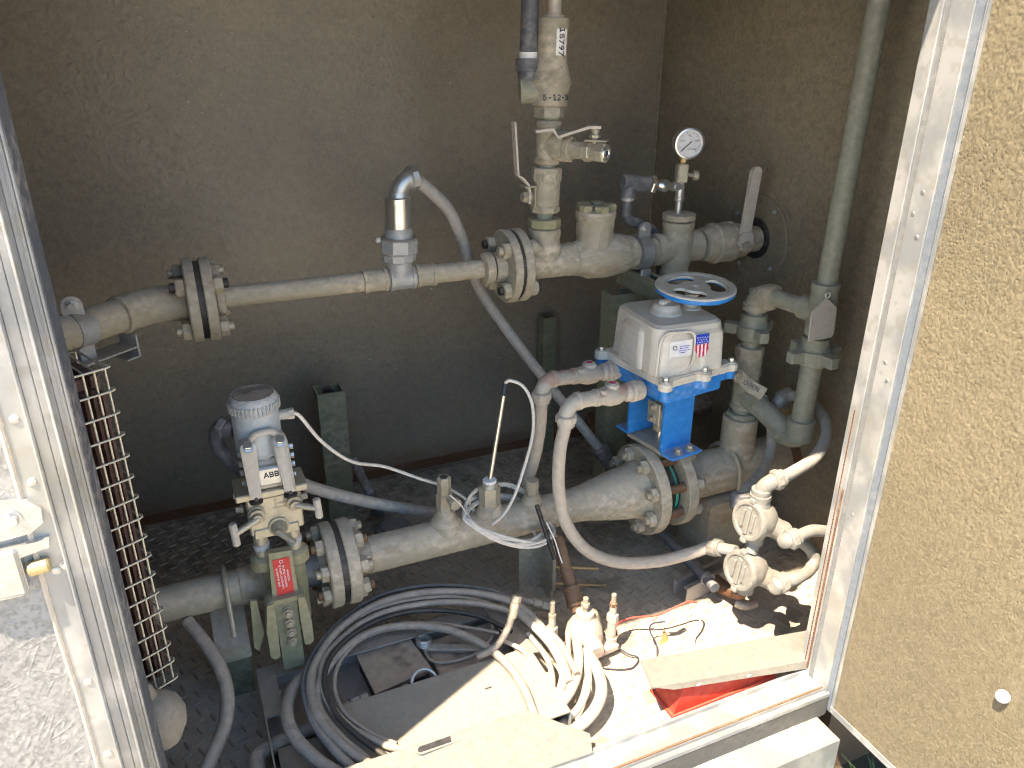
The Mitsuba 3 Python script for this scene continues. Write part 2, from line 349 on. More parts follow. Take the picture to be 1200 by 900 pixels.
# ================================================================== the setting
gp = 60
scene['ground'] = mikit.ply((np.array([[-gp, -gp, -.27], [gp, -gp, -.27], [gp, gp, -.27], [-gp, gp, -.27]]), np.array([[0, 1, 2], [0, 2, 3]])), 'mat_soil')
labels['ground'] = {'label': 'ground outside, its unseen pale part added to bounce light, with a dark weedy strip below the door', 'kind': 'structure'}
def grass():
    vs, fs = [], []
    for i in range(1100):
        x, y = rng.uniform(0.88, 1.25), rng.uniform(0.45, 0.77)
        if meshkit.noise(np.array([x * 9, y * 9, 0.0])) < 0.42: continue
        a, h, w = rng.uniform(0, 6.28), rng.uniform(0.05, 0.15), rng.uniform(0.0015, 0.0035)
        l = rng.uniform(0.02, 0.09); s = V(math.cos(a), math.sin(a), 0); q = V(-s[1], s[0], 0)
        base = V(x, y, -.272); k = len(vs)
        for t, ww in ((0, 1), (0.5, 0.8), (1, 0.05)):
            c = base + s * l * t * t + Z * h * (t - 0.25 * t * t)
            vs += [c - q * w * ww, c + q * w * ww]
        fs += [[k, k + 1, k + 3], [k, k + 3, k + 2], [k + 2, k + 3, k + 5], [k + 2, k + 5, k + 4]]
    return trimesh.Trimesh(vs, fs, process=False)
scene['grass'] = mikit.ply(grass(), 'mat_grass_blade', True)
labels['grass'] = {'label': 'green grass blades outside below the open door', 'category': 'grass', 'kind': 'stuff'}

# the checker-plate floor of the shelter
XL, XR, YF, YB, ZT = -0.43, 1.40, 0.915, 2.09, 1.95
put('floor', bx(((XL + XR) / 2, (YF + YB) / 2, -0.02), (XR - XL, YB - YF, 0.04)), 'tread_plate')
labels['floor'] = {'label': 'dusty steel checker plate floor inside the shelter', 'kind': 'structure'}
def treads():
    s = 0.0262
    prof = [(-1, 0, 0), (-.55, .5, 0), (-.45, -.5, 0), (0, .62, 0), (0, -.62, 0), (.55, .5, 0), (.45, -.5, 0), (1, 0, 0), (-.6, 0, 1), (.6, 0, 1), (0, .22, 1), (0, -.22, 1)]
    lug = hull([(a * 0.0150, b * 0.0056, c * 0.0026 - 0.0002) for a, b, c in prof])
    vs, fs, n = [], [], 0
    for i in range(int((XR - XL) / s)):
        for j in range(int((YB - YF) / s)):
            a = math.radians(20 + (90 if (i + j) % 2 else 0)) + rng.normal(0, 0.03)
            R = rotz(a); c = V(XL + (i + .5) * s, YF + (j + .5) * s, 0)
            c[2] -= 0.0011 * (c[1] < 1.16) * (c[0] > 0.55)          # trodden dust fills the plate by the sill
            vs.append(lug.vertices @ R[:3, :3].T + c); fs.append(lug.faces + n); n += len(lug.vertices)
    return trimesh.Trimesh(np.vstack(vs), np.vstack(fs), process=False)
put('floor__tread', treads(), 'tread_steel', 30, kind='stuff')

# the shelter: embossed sheet walls, roof, galvanised door frame, open door
S = thing('equipment_shelter', 'tan metal equipment shelter with its door open, housing the dusty gas pipework', 'shelter')
xs = 0.235   # joint between the two sheets of the back wall
for a, b, e_ in ((XL, xs, 0.0), (xs, XR, 0.0005)):
    put(S + '__wall_panel', embossed_sheet((a, YB + e_, 0.0), X, Z, b - a, 1.42, 0.0027, lambda s, t: 0.0022 * wrinkles(s + a, t, 80, 1.8, 5) + 0.0012 * n2(s + a, t, 6, 6, 3)), 'wall_sheet', True)
    put(S + '__wall_panel', bx(((a + b) / 2, YB + 0.004, (1.42 + ZT) / 2), (b - a, 0.008, ZT - 1.42)), 'wall_inside', False)
put(S + '__back_wall', bx(((XL + XR) / 2, YB + 0.03, ZT / 2), (XR - XL + 0.1, 0.04, ZT)), 'wall_inside', False)
put(S + '__side_wall', bx((XR + 0.02, (0.94 + YB) / 2, ZT / 2), (0.04, YB - 0.94, ZT)), 'wall_inside', False)
put(S + '__side_wall', bx((XL - 0.02, (0.94 + YB) / 2, ZT / 2), (0.04, YB - 0.94, ZT)), 'wall_inside', False)
put(S + '__front_wall', bx((-0.193 - 0.25, 0.903, 0.84), (0.5, 0.064, 2.22)), 'white_stucco', False, 'white stucco-embossed outside wall beside the door frame')
put(S + '__front_wall', bx((1.2975, 0.900, 0.84), (0.325, 0.072, 2.22)), 'wall_inside', False)
put(S + '__front_wall', bx((0.471, 0.901, 1.79), (1.327, 0.066, 0.32)), 'white_stucco', False, 'white outside wall above the opening')
put(S + '__front_wall__skin', embossed_sheet((-0.34, 0.869, -0.02), X, Z, 0.1475, 1.25, 0.0009, lambda s, t: 0.0024 * wrinkles(s, t, 135, 4.0, 11) + 0.0004 * n2(s, t, 300, 300, 8)), 'white_sheet', True)
put(S + '__roof', bx((0.485, 1.50, ZT + 0.02), (1.98, 1.36, 0.04)), 'wall_inside', False)
# rusty angle along the foot of the back wall, sealant in the corner
put(S + '__base_angle', bx(((XL + XR) / 2, YB - 0.003, 0.014), (XR - XL, 0.006, 0.028)), 'rust', label='rusty steel angle along the foot of the back wall')
put(S + '__corner_seal', tube([(XR - 0.002, YB - 0.002, 0.03), (XR - 0.002, YB - 0.002, ZT)], 0.004, 8, curve=False), 'wall_inside')
# frame: strips of different depth, one mesh a side
def jamb(strips, z0, z1, sx=1):
    return cat([bx(((a + b) / 2, (c + d) / 2, (z0 + z1) / 2), (abs(b - a), d - c, z1 - z0), bev=0.0008) for a, b, c, d in strips])
LH = 1.60
left = [(-0.1300, -0.127, 0.869, 0.936), (-0.1395, -0.1300, 0.872, 0.934), (-0.1345, -0.1335, 0.8705, 0.9), (-0.1425, -0.1395, 0.842, 0.935),
        (-0.1535, -0.1425, 0.864, 0.934), (-0.1650, -0.1535, 0.8625, 0.934), (-0.1675, -0.1650, 0.853, 0.935), (-0.1925, -0.1675, 0.866, 0.934)]
right = [(1.0920, 1.135, 0.908, 0.914), (1.0985, 1.135, 0.897, 0.908), (1.0940, 1.135, 0.860, 0.897), (1.0925, 1.135, 0.8565, 0.860), (1.1000, 1.135, 0.843, 0.8565), (1.0945, 1.135, 0.914, 0.936)]
Fk = S + '__door_frame'
put(Fk + '__jamb', jamb(left, -0.02, LH), 'frame_metal')
put(Fk + '__jamb', jamb(right, -0.045, LH), 'frame_metal')
put(Fk + '__head', cat([bx((0.471, 0.90, LH + 0.03), (1.327, 0.066, 0.06), bev=0.002), bx((0.471, 0.86, LH + 0.004), (1.327, 0.01, 0.04))]), 'frame_metal')
def yz_bar(poly, x0, x1):
    return prism(Polygon(poly), x1 - x0, frame((x0, 0, 0), Y, Z))
put(Fk + '__sill', yz_bar([(0.9195, -0.004), (0.9195, 0.012), (0.9135, 0.012), (0.9125, 0.0035), (0.8685, 0.0015), (0.8675, 0.0075), (0.8625, 0.0075), (0.8615, 0.001), (0.8525, 0.0), (0.8525, 0.008), (0.8465, 0.008), (0.8465, -0.001), (0.8500, -0.001), (0.8500, -0.055), (0.9195, -0.055)], -0.1922, 1.0935), 'frame_metal')
put(Fk + '__sill_face', bx((0.4508, 0.8485, -0.026), (1.285, 0.0025, 0.045)), 'dull_grey', False, 'dull grey front face of the sill')
put(Fk + '__gasket_or_shade', bx((-0.1264, 0.902, 0.79), (0.0012, 0.060, 1.60)), 'hose_blue', False, 'dark strip painted as the shade on the inner side of the left jamb')  # shade of the left reveal put in as a dark strip
put(Fk + '__gasket_or_shade', bx((1.0975, 0.9025, 0.79), (0.003, 0.0105, 1.60)), 'recess_shade_grey', False)  # shade of the right recess put in as a grey strip
put(Fk + '__gasket_or_shade', bx((1.0985, 0.8500, 0.79), (0.004, 0.0125, 1.66)), 'gap_shade_blue', False, 'blue grey strip painted as the shade between the right jamb and the door')  # shade of the door gap put in as a blue grey strip
put(Fk + '__weather_strip', tube([(1.0918, 0.9125, 0.02), (1.0918, 0.9125, 0.46)], 0.0022, 8, curve=False), 'rust')
put(Fk + '__weather_strip', tube([(1.0950, 0.924, 0.02), (1.0950, 0.924, 0.62)], 0.0016, 8, curve=False), 'rust')
put(Fk + '__weather_strip', tube([(-0.12, 0.866, 0.0085), (1.09, 0.866, 0.0085)], 0.0024, 8, curve=False), 'rust')
for zz in (0.30, 0.40, 0.52, 0.685, 0.80, 0.875, 1.0, 1.12):
    put(Fk + '__rivet', lathe([(0, 0.0052), (0.0012, 0.0048), (0.0022, 0.003), (0.0026, 0.0)], (-0.179, 0.866, zz), -Y, 14), 'galvanised')
for zz, dx in ((1.02, 0), (0.985, 0.01), (0.95, -0.006), (0.73, 0.004), (0.70, -0.008), (0.42, 0.005)):
    put(Fk + '__rivet', lathe([(0, 0.004), (0.001, 0.0037), (0.0016, 0.0)], (1.094, 0.878 + dx, zz), -X, 12), 'galvanised')
put(Fk + '__sealant', tube([(-0.1935, 0.8675, -.02)] + [(-0.1935 + 0.0012 * math.sin(i * 1.7), 0.8665, 0.1 * i) for i in range(1, 16)], 0.0034, 8), 'hose_pale')
# lower step of the base frame outside
put(S + '__base_channel', yz_bar([(0.934, -0.056), (0.86, -0.056), (0.855, -0.048), (0.783, -0.048), (0.783, -0.225), (0.793, -0.225), (0.793, -0.066), (0.934, -0.066)], -0.9, 1.07), 'frame_metal')
put(S + '__base_beam', bx((0.45, 1.48, -0.16), (1.9, 1.08, 0.2)), 'green_paint')
# the open door, hinged at the right jamb and standing square to the wall
D = S + '__door'
put(D, bx((1.1165, 0.54, 0.78), (0.03, 0.60, 1.63)), 'door_inside', False, 'open door with tan pebble-embossed inner face')
put(D + '__inner_skin', embossed_sheet((1.1005, 0.838, -0.033), -Y, Z, 0.596, 1.40, 0.00125, lambda s, t: -0.0010 * (lambda q: q * q * (3 - 2 * q))(np.clip((n2(s + .004 * n2(s, t, 60, 60, 2), t, 300, 225, 1) - .25) / .5, 0, 1)) + 0.003 * (n2(s, t, 3, 3, 4) - .5)), 'door_sheet', True)
put(D + '__edge_trim', cat([bx((1.1165, 0.54, -0.0385), (0.037, 0.606, 0.007), bev=0.001), bx((1.0992, 0.54, -0.0310), (0.0025, 0.606, 0.009))]), 'frame_metal')
put(D + '__edge_trim', cat([bx((1.1165, 0.8395, 0.78), (0.036, 0.0035, 1.63), bev=0.001), bx((1.0994, 0.8378, 0.78), (0.0022, 0.004, 1.62))]), 'frame_metal')
put(D + '__edge_trim', bx((1.1165, 0.240, 0.78), (0.036, 0.006, 1.63), bev=0.001), 'frame_metal')
put(D + '__outer_skin', bx((1.1330, 0.54, 0.78), (0.003, 0.598, 1.626)), 'white_stucco', False)
b0 = V(*(1.099, 0.541, 0.283))
put(D + '__bolt', lathe([(0, 0.0100), (0.004, 0.0108), (0.009, 0.0098), (0.0135, 0.0065), (0.0155, 0.002), (0.0158, 0)], b0, -X, 22), 'white_print')
# round cover over the hole where the upper pipe leaves
C0 = V(XR, 1.585, 0.772)
CP = S + '__cover_plate'
put(CP, lathe([(0, 0.112), (0.005, 0.112), (0.0065, 0.110)], C0, -X, 56), 'wall_inside', 30)
for a in (0.55, 2.2, 3.9, 5.3):
    put(CP + '__screw', capscrew(C0 + V(-0.0065, 0.095 * math.cos(a), 0.095 * math.sin(a)), -X, 0.004, 0.006), 'galvanised')
put(CP + '__hole_collar', lathe([(0, 0.052), (0.006, 0.052), (0.0065, 0.05)], C0 - X * 0.0065, -X, 36), 'black')

# latch striker on the front wall, at the left of the frame
K = thing('latch_striker', 'galvanised latch keeper with roller bolted to the white wall beside the left jamb', 'latch')
yk = 0.868
put(K + '__plate', prism(Polygon([(-.272, .735), (-.192, .742), (-.178, .752), (-.176, .770), (-.186, .782), (-.272, .790)]), 0.009, frame((0, yk, 0), X, Z)), 'galvanised')
put(K + '__keeper', cat([prism(Polygon([(-.272, .668), (-.215, .668), (-.207, .676), (-.207, .690), (-.207, .716), (-.178, .722), (-.176, .732), (-.272, .728)]), 0.012, frame((0, yk, 0), X, Z)),
                         bx((-.24, yk - 0.013, .70), (.064, .008, .058), bev=.003)]), 'galvanised')
put(K + '__roller', cyl((-.204, yk - 0.008, .697), (-.182, yk - 0.008, .699), 0.0085, n=20, bev=.002), 'brass')
put(K + '__bolt', capscrew((-.205, yk - 0.009, .764), -Y, 0.007, 0.008), 'galvanised')
put(K + '__bolt', capscrew((-.169, .866, .69), -Y, 0.004, 0.004), 'galvanised')

# ================================================================== upper pipe run
UY, UZ = 1.58, 0.772
U = lambda x, dz=0.0, dy=0.0: V(x, UY + dy, UZ + dz)
P = thing('upper_pipe_run', 'upper dusty tan steel pipe run with two bolted flange pairs, along the back wall', 'pipe')
bl = nrm(V(-0.80, -0.60, -0.02)); bp = U(-0.062)
put(P + '__pipe', cyl(bp + bl * 0.055, bp + bl * 0.468, 0.0305, n=36), 'tan_paint')
put(P + '__weld_elbow', tube([bp + bl * 0.062, bp + bl * 0.045, bp + bl * 0.022, bp + bl * 0.004 + X * 0.003, bp + X * 0.022, bp + X * 0.045, bp + X * 0.066], [0.0345] * 6 + [0.0335], 36, 1), 'tan_paint')
put(P + '__weld_ring', lathe([(0, 0.0305), (0.002, 0.0365), (0.008, 0.0365), (0.010, 0.0305)], bp + bl * 0.056, bl, 36), 'tan_paint')
put(P + '__weld_ring', lathe([(0, 0.031), (0.002, 0.0355), (0.007, 0.0355), (0.010, 0.031)], U(-0.004), X, 36), 'tan_paint')
put(P + '__weld_elbow__seam', tube([bp + bl * 0.05 + V(0, -.034, -.008), bp + V(0, -.034, -.008), bp + X * .05 + V(0, -.034, -.008)], .0025, 8), 'tan_paint')
put(P + '__nipple', cyl(U(0.0), U(0.02), 0.027, n=30), 'pipe_green')
flange(P + '__flange', U(0.026), -X, 0.082, 0.020, 0.03, hub=0.018, hubr=0.03)
flange(P + '__flange', U(0.037), X, 0.082, 0.020, 0.03, hub=0.004, hubr=0.03)
put(P + '__gasket_or_shade', cyl(U(0.026), U(0.037), 0.076, n=36), 'black')
for i in range(4):
    a = math.radians(48 + 90 * i)
    stud(P, U(0.006, 0.062 * math.sin(a), 0.062 * math.cos(a)), U(0.057, 0.062 * math.sin(a), 0.062 * math.cos(a)), 0.0098, 'tan_paint', 'black' if i == 1 else 'bolt_steel', turn=i)
put(P + '__threaded_hub', lathe([(0, 0.034), (0.004, 0.036), (0.014, 0.036), (0.016, 0.031), (0.017, 0.0)], U(0.060), X, 34), 'tan_paint')
put(P + '__pipe', cyl(U(0.07), U(0.655), 0.0205, n=30), 'tan_paint')
put(P + '__coupling', socket_rings(U(0.352), U(0.405), 0.0235), 'tan_paint')
put(P + '__coupling', socket_rings(U(0.468), U(0.512), 0.0235), 'tan_paint')
put(P + '__threaded_hub', lathe([(0, 0.026), (0.004, 0.034), (0.012, 0.036), (0.022, 0.036), (0.024, 0.030), (0.025, 0.0)], U(0.622), X, 34), 'tan_paint')
flange(P + '__flange', U(0.690), -X, 0.083, 0.019, 0.03, hub=0.022, hubr=0.033)
flange(P + '__flange', U(0.698), X, 0.083, 0.021, 0.03, hub=0.022, hubr=0.036)
put(P + '__gasket_or_shade', cyl(U(0.690), U(0.698), 0.078, n=36), 'black')
for i in range(4):
    a = math.radians(42 + 90 * i)
    stud(P, U(0.671, 0.063 * math.sin(a), 0.063 * math.cos(a)), U(0.719, 0.063 * math.sin(a), 0.063 * math.cos(a)), 0.0100, 'tan_paint', 'bolt_steel' if i % 2 else 'black', turn=i)
# tee under the relief stack, then the tee-and-cross before the ball valve
put(P + '__tee', cat([lathe([(0, 0.036), (0.01, 0.0375), (0.095, 0.0375), (0.105, 0.039), (0.108, 0.034)], U(0.735), X, 36),
                      lathe([(0, 0.039), (0.055, 0.036), (0.062, 0.038), (0.078, 0.038), (0.080, 0.035)], U(0.775), Z, 36),
                      lathe([(-0.005, 0.036), (0.03, 0.044), (0.05, 0.036)], U(0.775, 0.0), Z, 30)]), 'tan_paint')
put(P + '__bushing', hexn(U(0.775, 0.081), U(0.775, 0.102), 0.038, 8, 0.3, bev=.06), 'olive_paint')
T2 = 1.142
put(P + '__cross', cat([lathe([(0, 0.039), (0.012, 0.0395), (0.03, 0.036), (0.10, 0.036), (0.118, 0.0395), (0.13, 0.039)], U(T2 - 0.068), X, 36),
                        lathe([(-0.085, 0.034), (-0.083, 0.038), (-0.07, 0.038), (-0.055, 0.034), (0.04, 0.034), (0.052, 0.039), (0.064, 0.039), (0.066, 0.036)], U(T2), Z, 36),
                        lathe([(-0.05, 0.034), (-0.02, 0.041), (0.02, 0.041), (0.05, 0.034)], U(T2), Z, 30)]), 'tan_paint')
put(P + '__plug', lathe([(0, 0.034), (0.003, 0.040), (0.016, 0.0405), (0.018, 0.036)], U(T2, 0.067), Z, 30), 'tan_paint')
put(P + '__nipple', cyl(U(0.97), U(1.08), 0.030, n=30), 'tan_paint')
put(P + '__nipple', cyl(U(1.35), U(1.399), 0.033, n=30), 'tan_paint')

# swing check valve between tee and clamp
K = thing('check_valve', 'lumpy cast check valve with lobed round cap, right of the relief stack', 'valve')
def lumpy(m, amp, f, seed):
    m = m.subdivide().subdivide() if len(m.faces) < 6000 else m
    m.merge_vertices(); n = m.vertex_normals
    m.vertices = m.vertices + n * (amp * (meshkit.fbm(m.vertices * f, 3, seed) - 0.5))[:, None]
    return m
body = cat([lathe([(0, 0.037), (0.012, 0.040), (0.016, 0.037), (0.035, 0.043), (0.05, 0.050), (0.09, 0.0525), (0.12, 0.051), (0.145, 0.046), (0.160, 0.041), (0.176, 0.040)], U(0.838), X, 40),
            lathe([(0, 0.046), (0.06, 0.043), (0.085, 0.044), (0.094, 0.047), (0.100, 0.046)], U(0.908, 0.0), Z, 40)])
put(K + '__body', lumpy(body, 0.007, 85, 3), 'tan_paint', 50)
put(K + '__cap', lathe([(0, 0.047), (0.004, 0.048), (0.010, 0.046), (0.012, 0.040)], U(0.908, 0.099), Z, 36), 'tan_paint')
for i in range(5):
    a = i * 2 * math.pi / 5 + 0.9
    put(K + '__cap_lug', hexn(U(0.908 + 0.031 * math.cos(a), 0.108, 0.031 * math.sin(a)), U(0.908 + 0.031 * math.cos(a), 0.124, 0.031 * math.sin(a)), 0.0175, 6, a), 'olive_paint')

# big ball valve with upright lever by the right wall
K = thing('ball_valve', 'dusty tan ball valve with tall upright flat lever, against the round wall cover', 'valve')
put(K + '__body', lathe([(0, 0.036), (0.004, 0.042), (0.02, 0.043), (0.03, 0.047), (0.075, 0.050), (0.10, 0.046), (0.125, 0.043), (0.14, 0.036)], U(1.215), X, 40), 'tan_paint')
for xx in (1.245, 1.295):
    put(K + '__body_band', lathe([(0, 0.048), (0.004, 0.0515), (0.009, 0.0515), (0.012, 0.048)], U(xx), X, 36), 'tan_paint')
so = V(*(1.300, 1.530, 0.774))
put(K + '__stem', cat([cyl(so + Y * 0.03, so - Y * 0.012, 0.013, n=18), hexn(so - Y * 0.004, so - Y * 0.018, 0.017)]), 'tan_paint')
put(K + '__stem_bolt', cat([hexn(so - Y * 0.018, so - Y * 0.030, 0.011), cyl(so - Y * 0.03, so - Y * 0.036, 0.006, n=12)]), 'bolt_steel')
lt = V(*(1.315, 1.515, 0.965)); lb = V(*(1.304, 1.515, 0.803))
ax = nrm(lt - lb); sd = nrm(np.cross(ax, Y))
Lv = np.linalg.norm(lt - lb)
put(K + '__lever', cat([prism(unary_union([sbox(-0.0145, 0.0, 0.0145, Lv - 0.012), Point(0, Lv - 0.014).buffer(0.0145, 12)]), 0.010, frame(lb + Y * 0.004, sd, ax)),
                        prism(Polygon([(-0.0145, 0.004), (0.0145, 0.004), (0.026, -0.024), (0.0, -0.040), (-0.026, -0.024)]), 0.005, frame(lb + Y * 0.003 - Y * 0.004, sd, ax))]), 'grip_grey', 30)

# galvanised clamps and their brackets
K = thing('pipe_clamp', 'galvanised strap clamp at the left end of the upper pipe, beside the jamb', 'clamp')
put(K + '__strap', cat([lathe([(0, 0.031), (0.0005, 0.0335), (0.0315, 0.0335), (0.032, 0.031)], bp + bl * 0.125, bl, 36)]), 'galvanised_dusty')
ea = bp + bl * 0.145 + V(0, -0.006, 0.046)
put(K + '__ear', prism(unary_union([sbox(-0.017, -0.02, 0.017, 0.0), Point(0, 0.0).buffer(0.017)]), 0.006, frame(ea, X, Z)), 'galvanised')
put(K + '__bolt', capscrew(ea - Y * 0.006, -Y, 0.0065, 0.008), 'galvanised')
put(K + '__bracket', [moved(m_, frame(bp + bl * 0.14, -bl, np.cross(Z, -bl))) for m_ in (bx((0.0, 0, -0.045), (0.03, 0.012, 0.03), bev=.002), bx((0.03, 0, -0.060), (0.11, 0.05, 0.003)), bx((0.084, 0, -0.058), (0.004, 0.05, 0.045)), bx((0.07, 0, -0.079), (0.026, 0.05, 0.003)))], 'galvanised_dusty')
K = thing('pipe_clamp', 'galvanised strap clamp with bolt ear between the check valve and the gauge tee', 'clamp')
put(K + '__strap', lathe([(0, 0.041), (0.0005, 0.0432), (0.0295, 0.0432), (0.03, 0.041)], U(1.022), X, 36), 'galvanised')
ea = U(1.038, 0.058, -0.008)
put(K + '__ear', prism(unary_union([sbox(-0.016, -0.02, 0.016, 0.0), Point(0, 0.0).buffer(0.016)]), 0.006, frame(ea, X, Z)), 'galvanised')
put(K + '__bolt', capscrew(ea - Y * 0.006, -Y, 0.006, 0.007), 'galvanised')
put(K + '__foot', bx(U(1.037, -0.052, -0.03), (0.026, 0.008, 0.03), bev=.001), 'galvanised')
def channel(w, d, t, lip):
    """Strut channel section, open side towards +y: back at y = 0."""
    return unary_union([sbox(-w / 2, 0, w / 2, t), sbox(-w / 2, 0, -w / 2 + t, d), sbox(w / 2 - t, 0, w / 2, d), sbox(-w / 2, d - t, -w / 2 + lip, d), sbox(w / 2 - lip, d - t, w / 2, d)])
K = thing('support_post', 'green strut post with a channel arm carrying the upper pipe behind the actuator', 'post', )
put(K + '__post', prism(channel(0.07, 0.05, 0.004, 0.018), 0.66, frame((1.012, 1.60, 0.0), X, Y)), 'green_paint', 25)
put(K + '__arm', prism(channel(0.045, 0.045, 0.003, 0.012), 0.20, frame((1.045, 1.66, 0.675), X, Z)), 'green_paint', 25)

# ================================================================== relief valve stack
def SX(z):   # the stack leans a little to the right as it rises
    return V(0.775 + 0.030 * (z - 0.86), UY, z)
sd_ = SX(1.3) - SX(0.9)
seg = lambda prof, z, n=32: lathe(prof, SX(z), sd_, n)
K = thing('ball_valve', 'tan threaded ball valve standing on the bushing, its thin lever raised on the left side', 'valve')
put(K + '__nipple', seg([(0, 0.019), (0.05, 0.019)], 0.868), 'pipe_green')
put(K + '__end_nut', hexn(SX(0.887), SX(0.903), 0.034, 8, 0.2, bev=.08), 'tan_paint')
put(K + '__body', seg([(0, 0.029), (0.004, 0.032), (0.072, 0.032), (0.074, 0.030)], 0.900), 'tan_paint')
put(K + '__end_nut', hexn(SX(0.955), SX(0.985), 0.034, 8, 0.2, bev=.06), 'tan_paint')
hb = SX(0.925) + V(-0.030, -0.006, 0)
put(K + '__stem', cat([cyl(hb, hb - X * 0.020, 0.010, n=16), hexn(hb - X * 0.018, hb - X * 0.030, 0.0125)]), 'bolt_steel')
put(K + '__stem_bracket', cat([bx(hb + V(-0.006, 0, 0), (0.004, 0.04, 0.044), bev=.0008), bx(hb + V(-0.016, 0, 0.023), (0.026, 0.034, 0.003))]), 'bolt_steel')
lv = [hb + V(-0.016, -.004, -0.014), hb + V(-0.0155, -.004, 0.012), hb + V(-0.021, -.006, 0.028), hb + V(-0.034, -.008, 0.042), V(*(0.701, 1.566, 0.974)), V(*(0.691, 1.562, 1.084))]
def strap(pts, w, t, wd):
    """A bent flat bar: the path pts, w wide along wd, t thick."""
    pts = np.asarray(pts, float); tg = np.gradient(pts, axis=0); wd = nrm(wd); rows = []
    for p, g in zip(pts, tg):
        g = nrm(g); u = nrm(wd - g * np.dot(wd, g)); q = np.cross(g, u)
        rows.append([p + u * w / 2 + q * t / 2, p - u * w / 2 + q * t / 2, p - u * w / 2 - q * t / 2, p + u * w / 2 - q * t / 2])
    v = np.array(rows).reshape(-1, 3); f = []
    for i in range(len(pts) - 1):
        for j in range(4):
            a, b = i * 4 + j, i * 4 + (j + 1) % 4
            f += [[a, b, b + 4], [a, b + 4, a + 4]]
    L = (len(pts) - 1) * 4
    f += [[0, 2, 1], [0, 3, 2], [L, L + 1, L + 2], [L, L + 2, L + 3]]
    return trimesh.Trimesh(v, f, process=False)
put(K + '__lever', strap(lv, 0.017, 0.0045, Y), 'grip_grey', False)

K = thing('pipe_tee', 'tan threaded tee above the ball valve, with a short nipple to its right', 'tee fitting')
put(K + '__nipple', seg([(0, 0.021), (0.03, 0.021)], 0.978), 'pipe_green')
put(K + '__body', cat([seg([(0, 0.026), (0.002, 0.028), (0.010, 0.028), (0.012, 0.026), (0.078, 0.026), (0.080, 0.028), (0.09, 0.028), (0.092, 0.025)], 0.992), lathe([(0, 0.025), (0.02, 0.030), (0.034, 0.032), (0.045, 0.032), (0.047, 0.028)], SX(1.032), V(0.56, -0.82, -0.03), 28)]), 'tan_paint')
put(K + '__union', cat([seg([(0, 0.019), (0.03, 0.019)], 1.075), hexn(SX(1.083), SX(1.097), 0.026, 6, 0.4)]), 'pipe_green')
br = nrm(V(0.50, -0.86, -0.02)); bc = SX(1.028)
put(K + '__branch_nipple', cat([cyl(bc + br * 0.04, bc + br * 0.094, 0.018, n=22), hexn(bc + br * 0.047, bc + br * 0.064, 0.027, 8)]), 'tan_paint')
K = thing('small_ball_valve', 'small ball valve with flat handle, screwed into the side of the stack tee', 'valve')
c = bc + br * 0.118
put(K + '__body', cat([hexn(c - br * 0.026, c - br * 0.006, 0.022, 6), cyl(c - br * 0.007, c + br * 0.008, 0.0185, n=24), hexn(c + br * 0.007, c + br * 0.0285, 0.0215, 6, 0.3)]), 'manifold_steel')
put(K + '__bore', cyl(c + br * 0.0283, c + br * 0.0290, 0.0095, n=20), 'black')
put(K + '__end_ring', ringtube(c + br * 0.0285, br, 0.0115, 0.0045, 20, 8), 'bright_steel')
put(K + '__stem', cat([cyl(c + Z * 0.015, c + Z * 0.045, 0.008, n=16), hexn(c + Z * 0.028, c + Z * 0.036, 0.0125), hexn(c + Z * 0.045, c + Z * 0.052, 0.010)]), 'bolt_steel')
put(K + '__stem_plate', bx(c + Z * 0.024 + br * 0.004, (0.046, 0.03, 0.004), rotz(-0.72), bev=.001), 'bolt_steel')
put(K + '__lever', strap([c + Z * 0.050 + V(0.008, -.005, 0), c + Z * 0.050 + V(-0.014, 0.002, 0.001), V(*(0.776, 1.520, 1.055)), V(*(0.764, 1.525, 1.069)), V(*(0.751, 1.530, 1.069)), V(*(0.728, 1.535, 1.066))], 0.020, 0.006, V(0.2, 1, 0)), 'conduit_cast', False)

K = thing('relief_valve', 'tan bottle shaped pressure relief valve with white label, on top of the vertical stack', 'valve')
put(K + '__inlet_hex', hexn(SX(1.088), SX(1.112), 0.033, 6, 0.25, bev=.06), 'tan_paint')
put(K + '__body', seg([(0, 0.036), (0.002, 0.038), (0.028, 0.039), (0.046, 0.0425), (0.050, 0.0435), (0.054, 0.0425), (0.086, 0.0325), (0.094, 0.0310), (0.150, 0.0310), (0.156, 0.0325), (0.166, 0.0325), (0.170, 0.030)], 1.112, 40), 'tan_paint')
put(K + '__outlet', cat([cyl(SX(1.145), SX(1.145) + V(-0.062, 0.02, -0.003), 0.026, n=24)]), 'pipe_green')
put(K + '__bonnet', cat([seg([(0, 0.022), (0.006, 0.022), (0.007, 0.017), (0.012, 0.015), (0.05, 0.0145), (0.051, 0.018), (0.054, 0.018), (0.055, 0.0145), (0.665, 0.0145)], 1.282, 26)]), 'conduit_cast')
def bent(mesh, ax0, d, R):
    """Wraps a flat mesh (x, y, z = height above the skin) round a cylinder about ax0 with axis d, its middle towards -y."""
    v = mesh.vertices.copy(); a = v[:, 0] / R; d = nrm(d)
    out = np.asarray(ax0) + v[:, 1:2] * d + (R + v[:, 2:3]) * (np.sin(a)[:, None] * X - np.cos(a)[:, None] * Y)
    return trimesh.Trimesh(out, mesh.faces, process=False)
def flat(w, h, t, nx=8):
    m = trimesh.creation.box((w, h, t)); 
    for _ in range(3): m = m.subdivide()
    return m
lab = flat(0.028, 0.050, 0.0006); lab.apply_translation([0.0075, 0.0, 0])
put(K + '__label', bent(lab, SX(1.237), sd_, 0.0312), 'white_print')
t = meshkit.text_mesh('15797', 0.0125, 0.0004, True); bb = t.bounds; t.apply_translation(-(bb[0] + bb[1]) / 2)
t = moved(t, frame((0.006, 0.0, 0), (0, -1, 0), (1, 0, 0)))
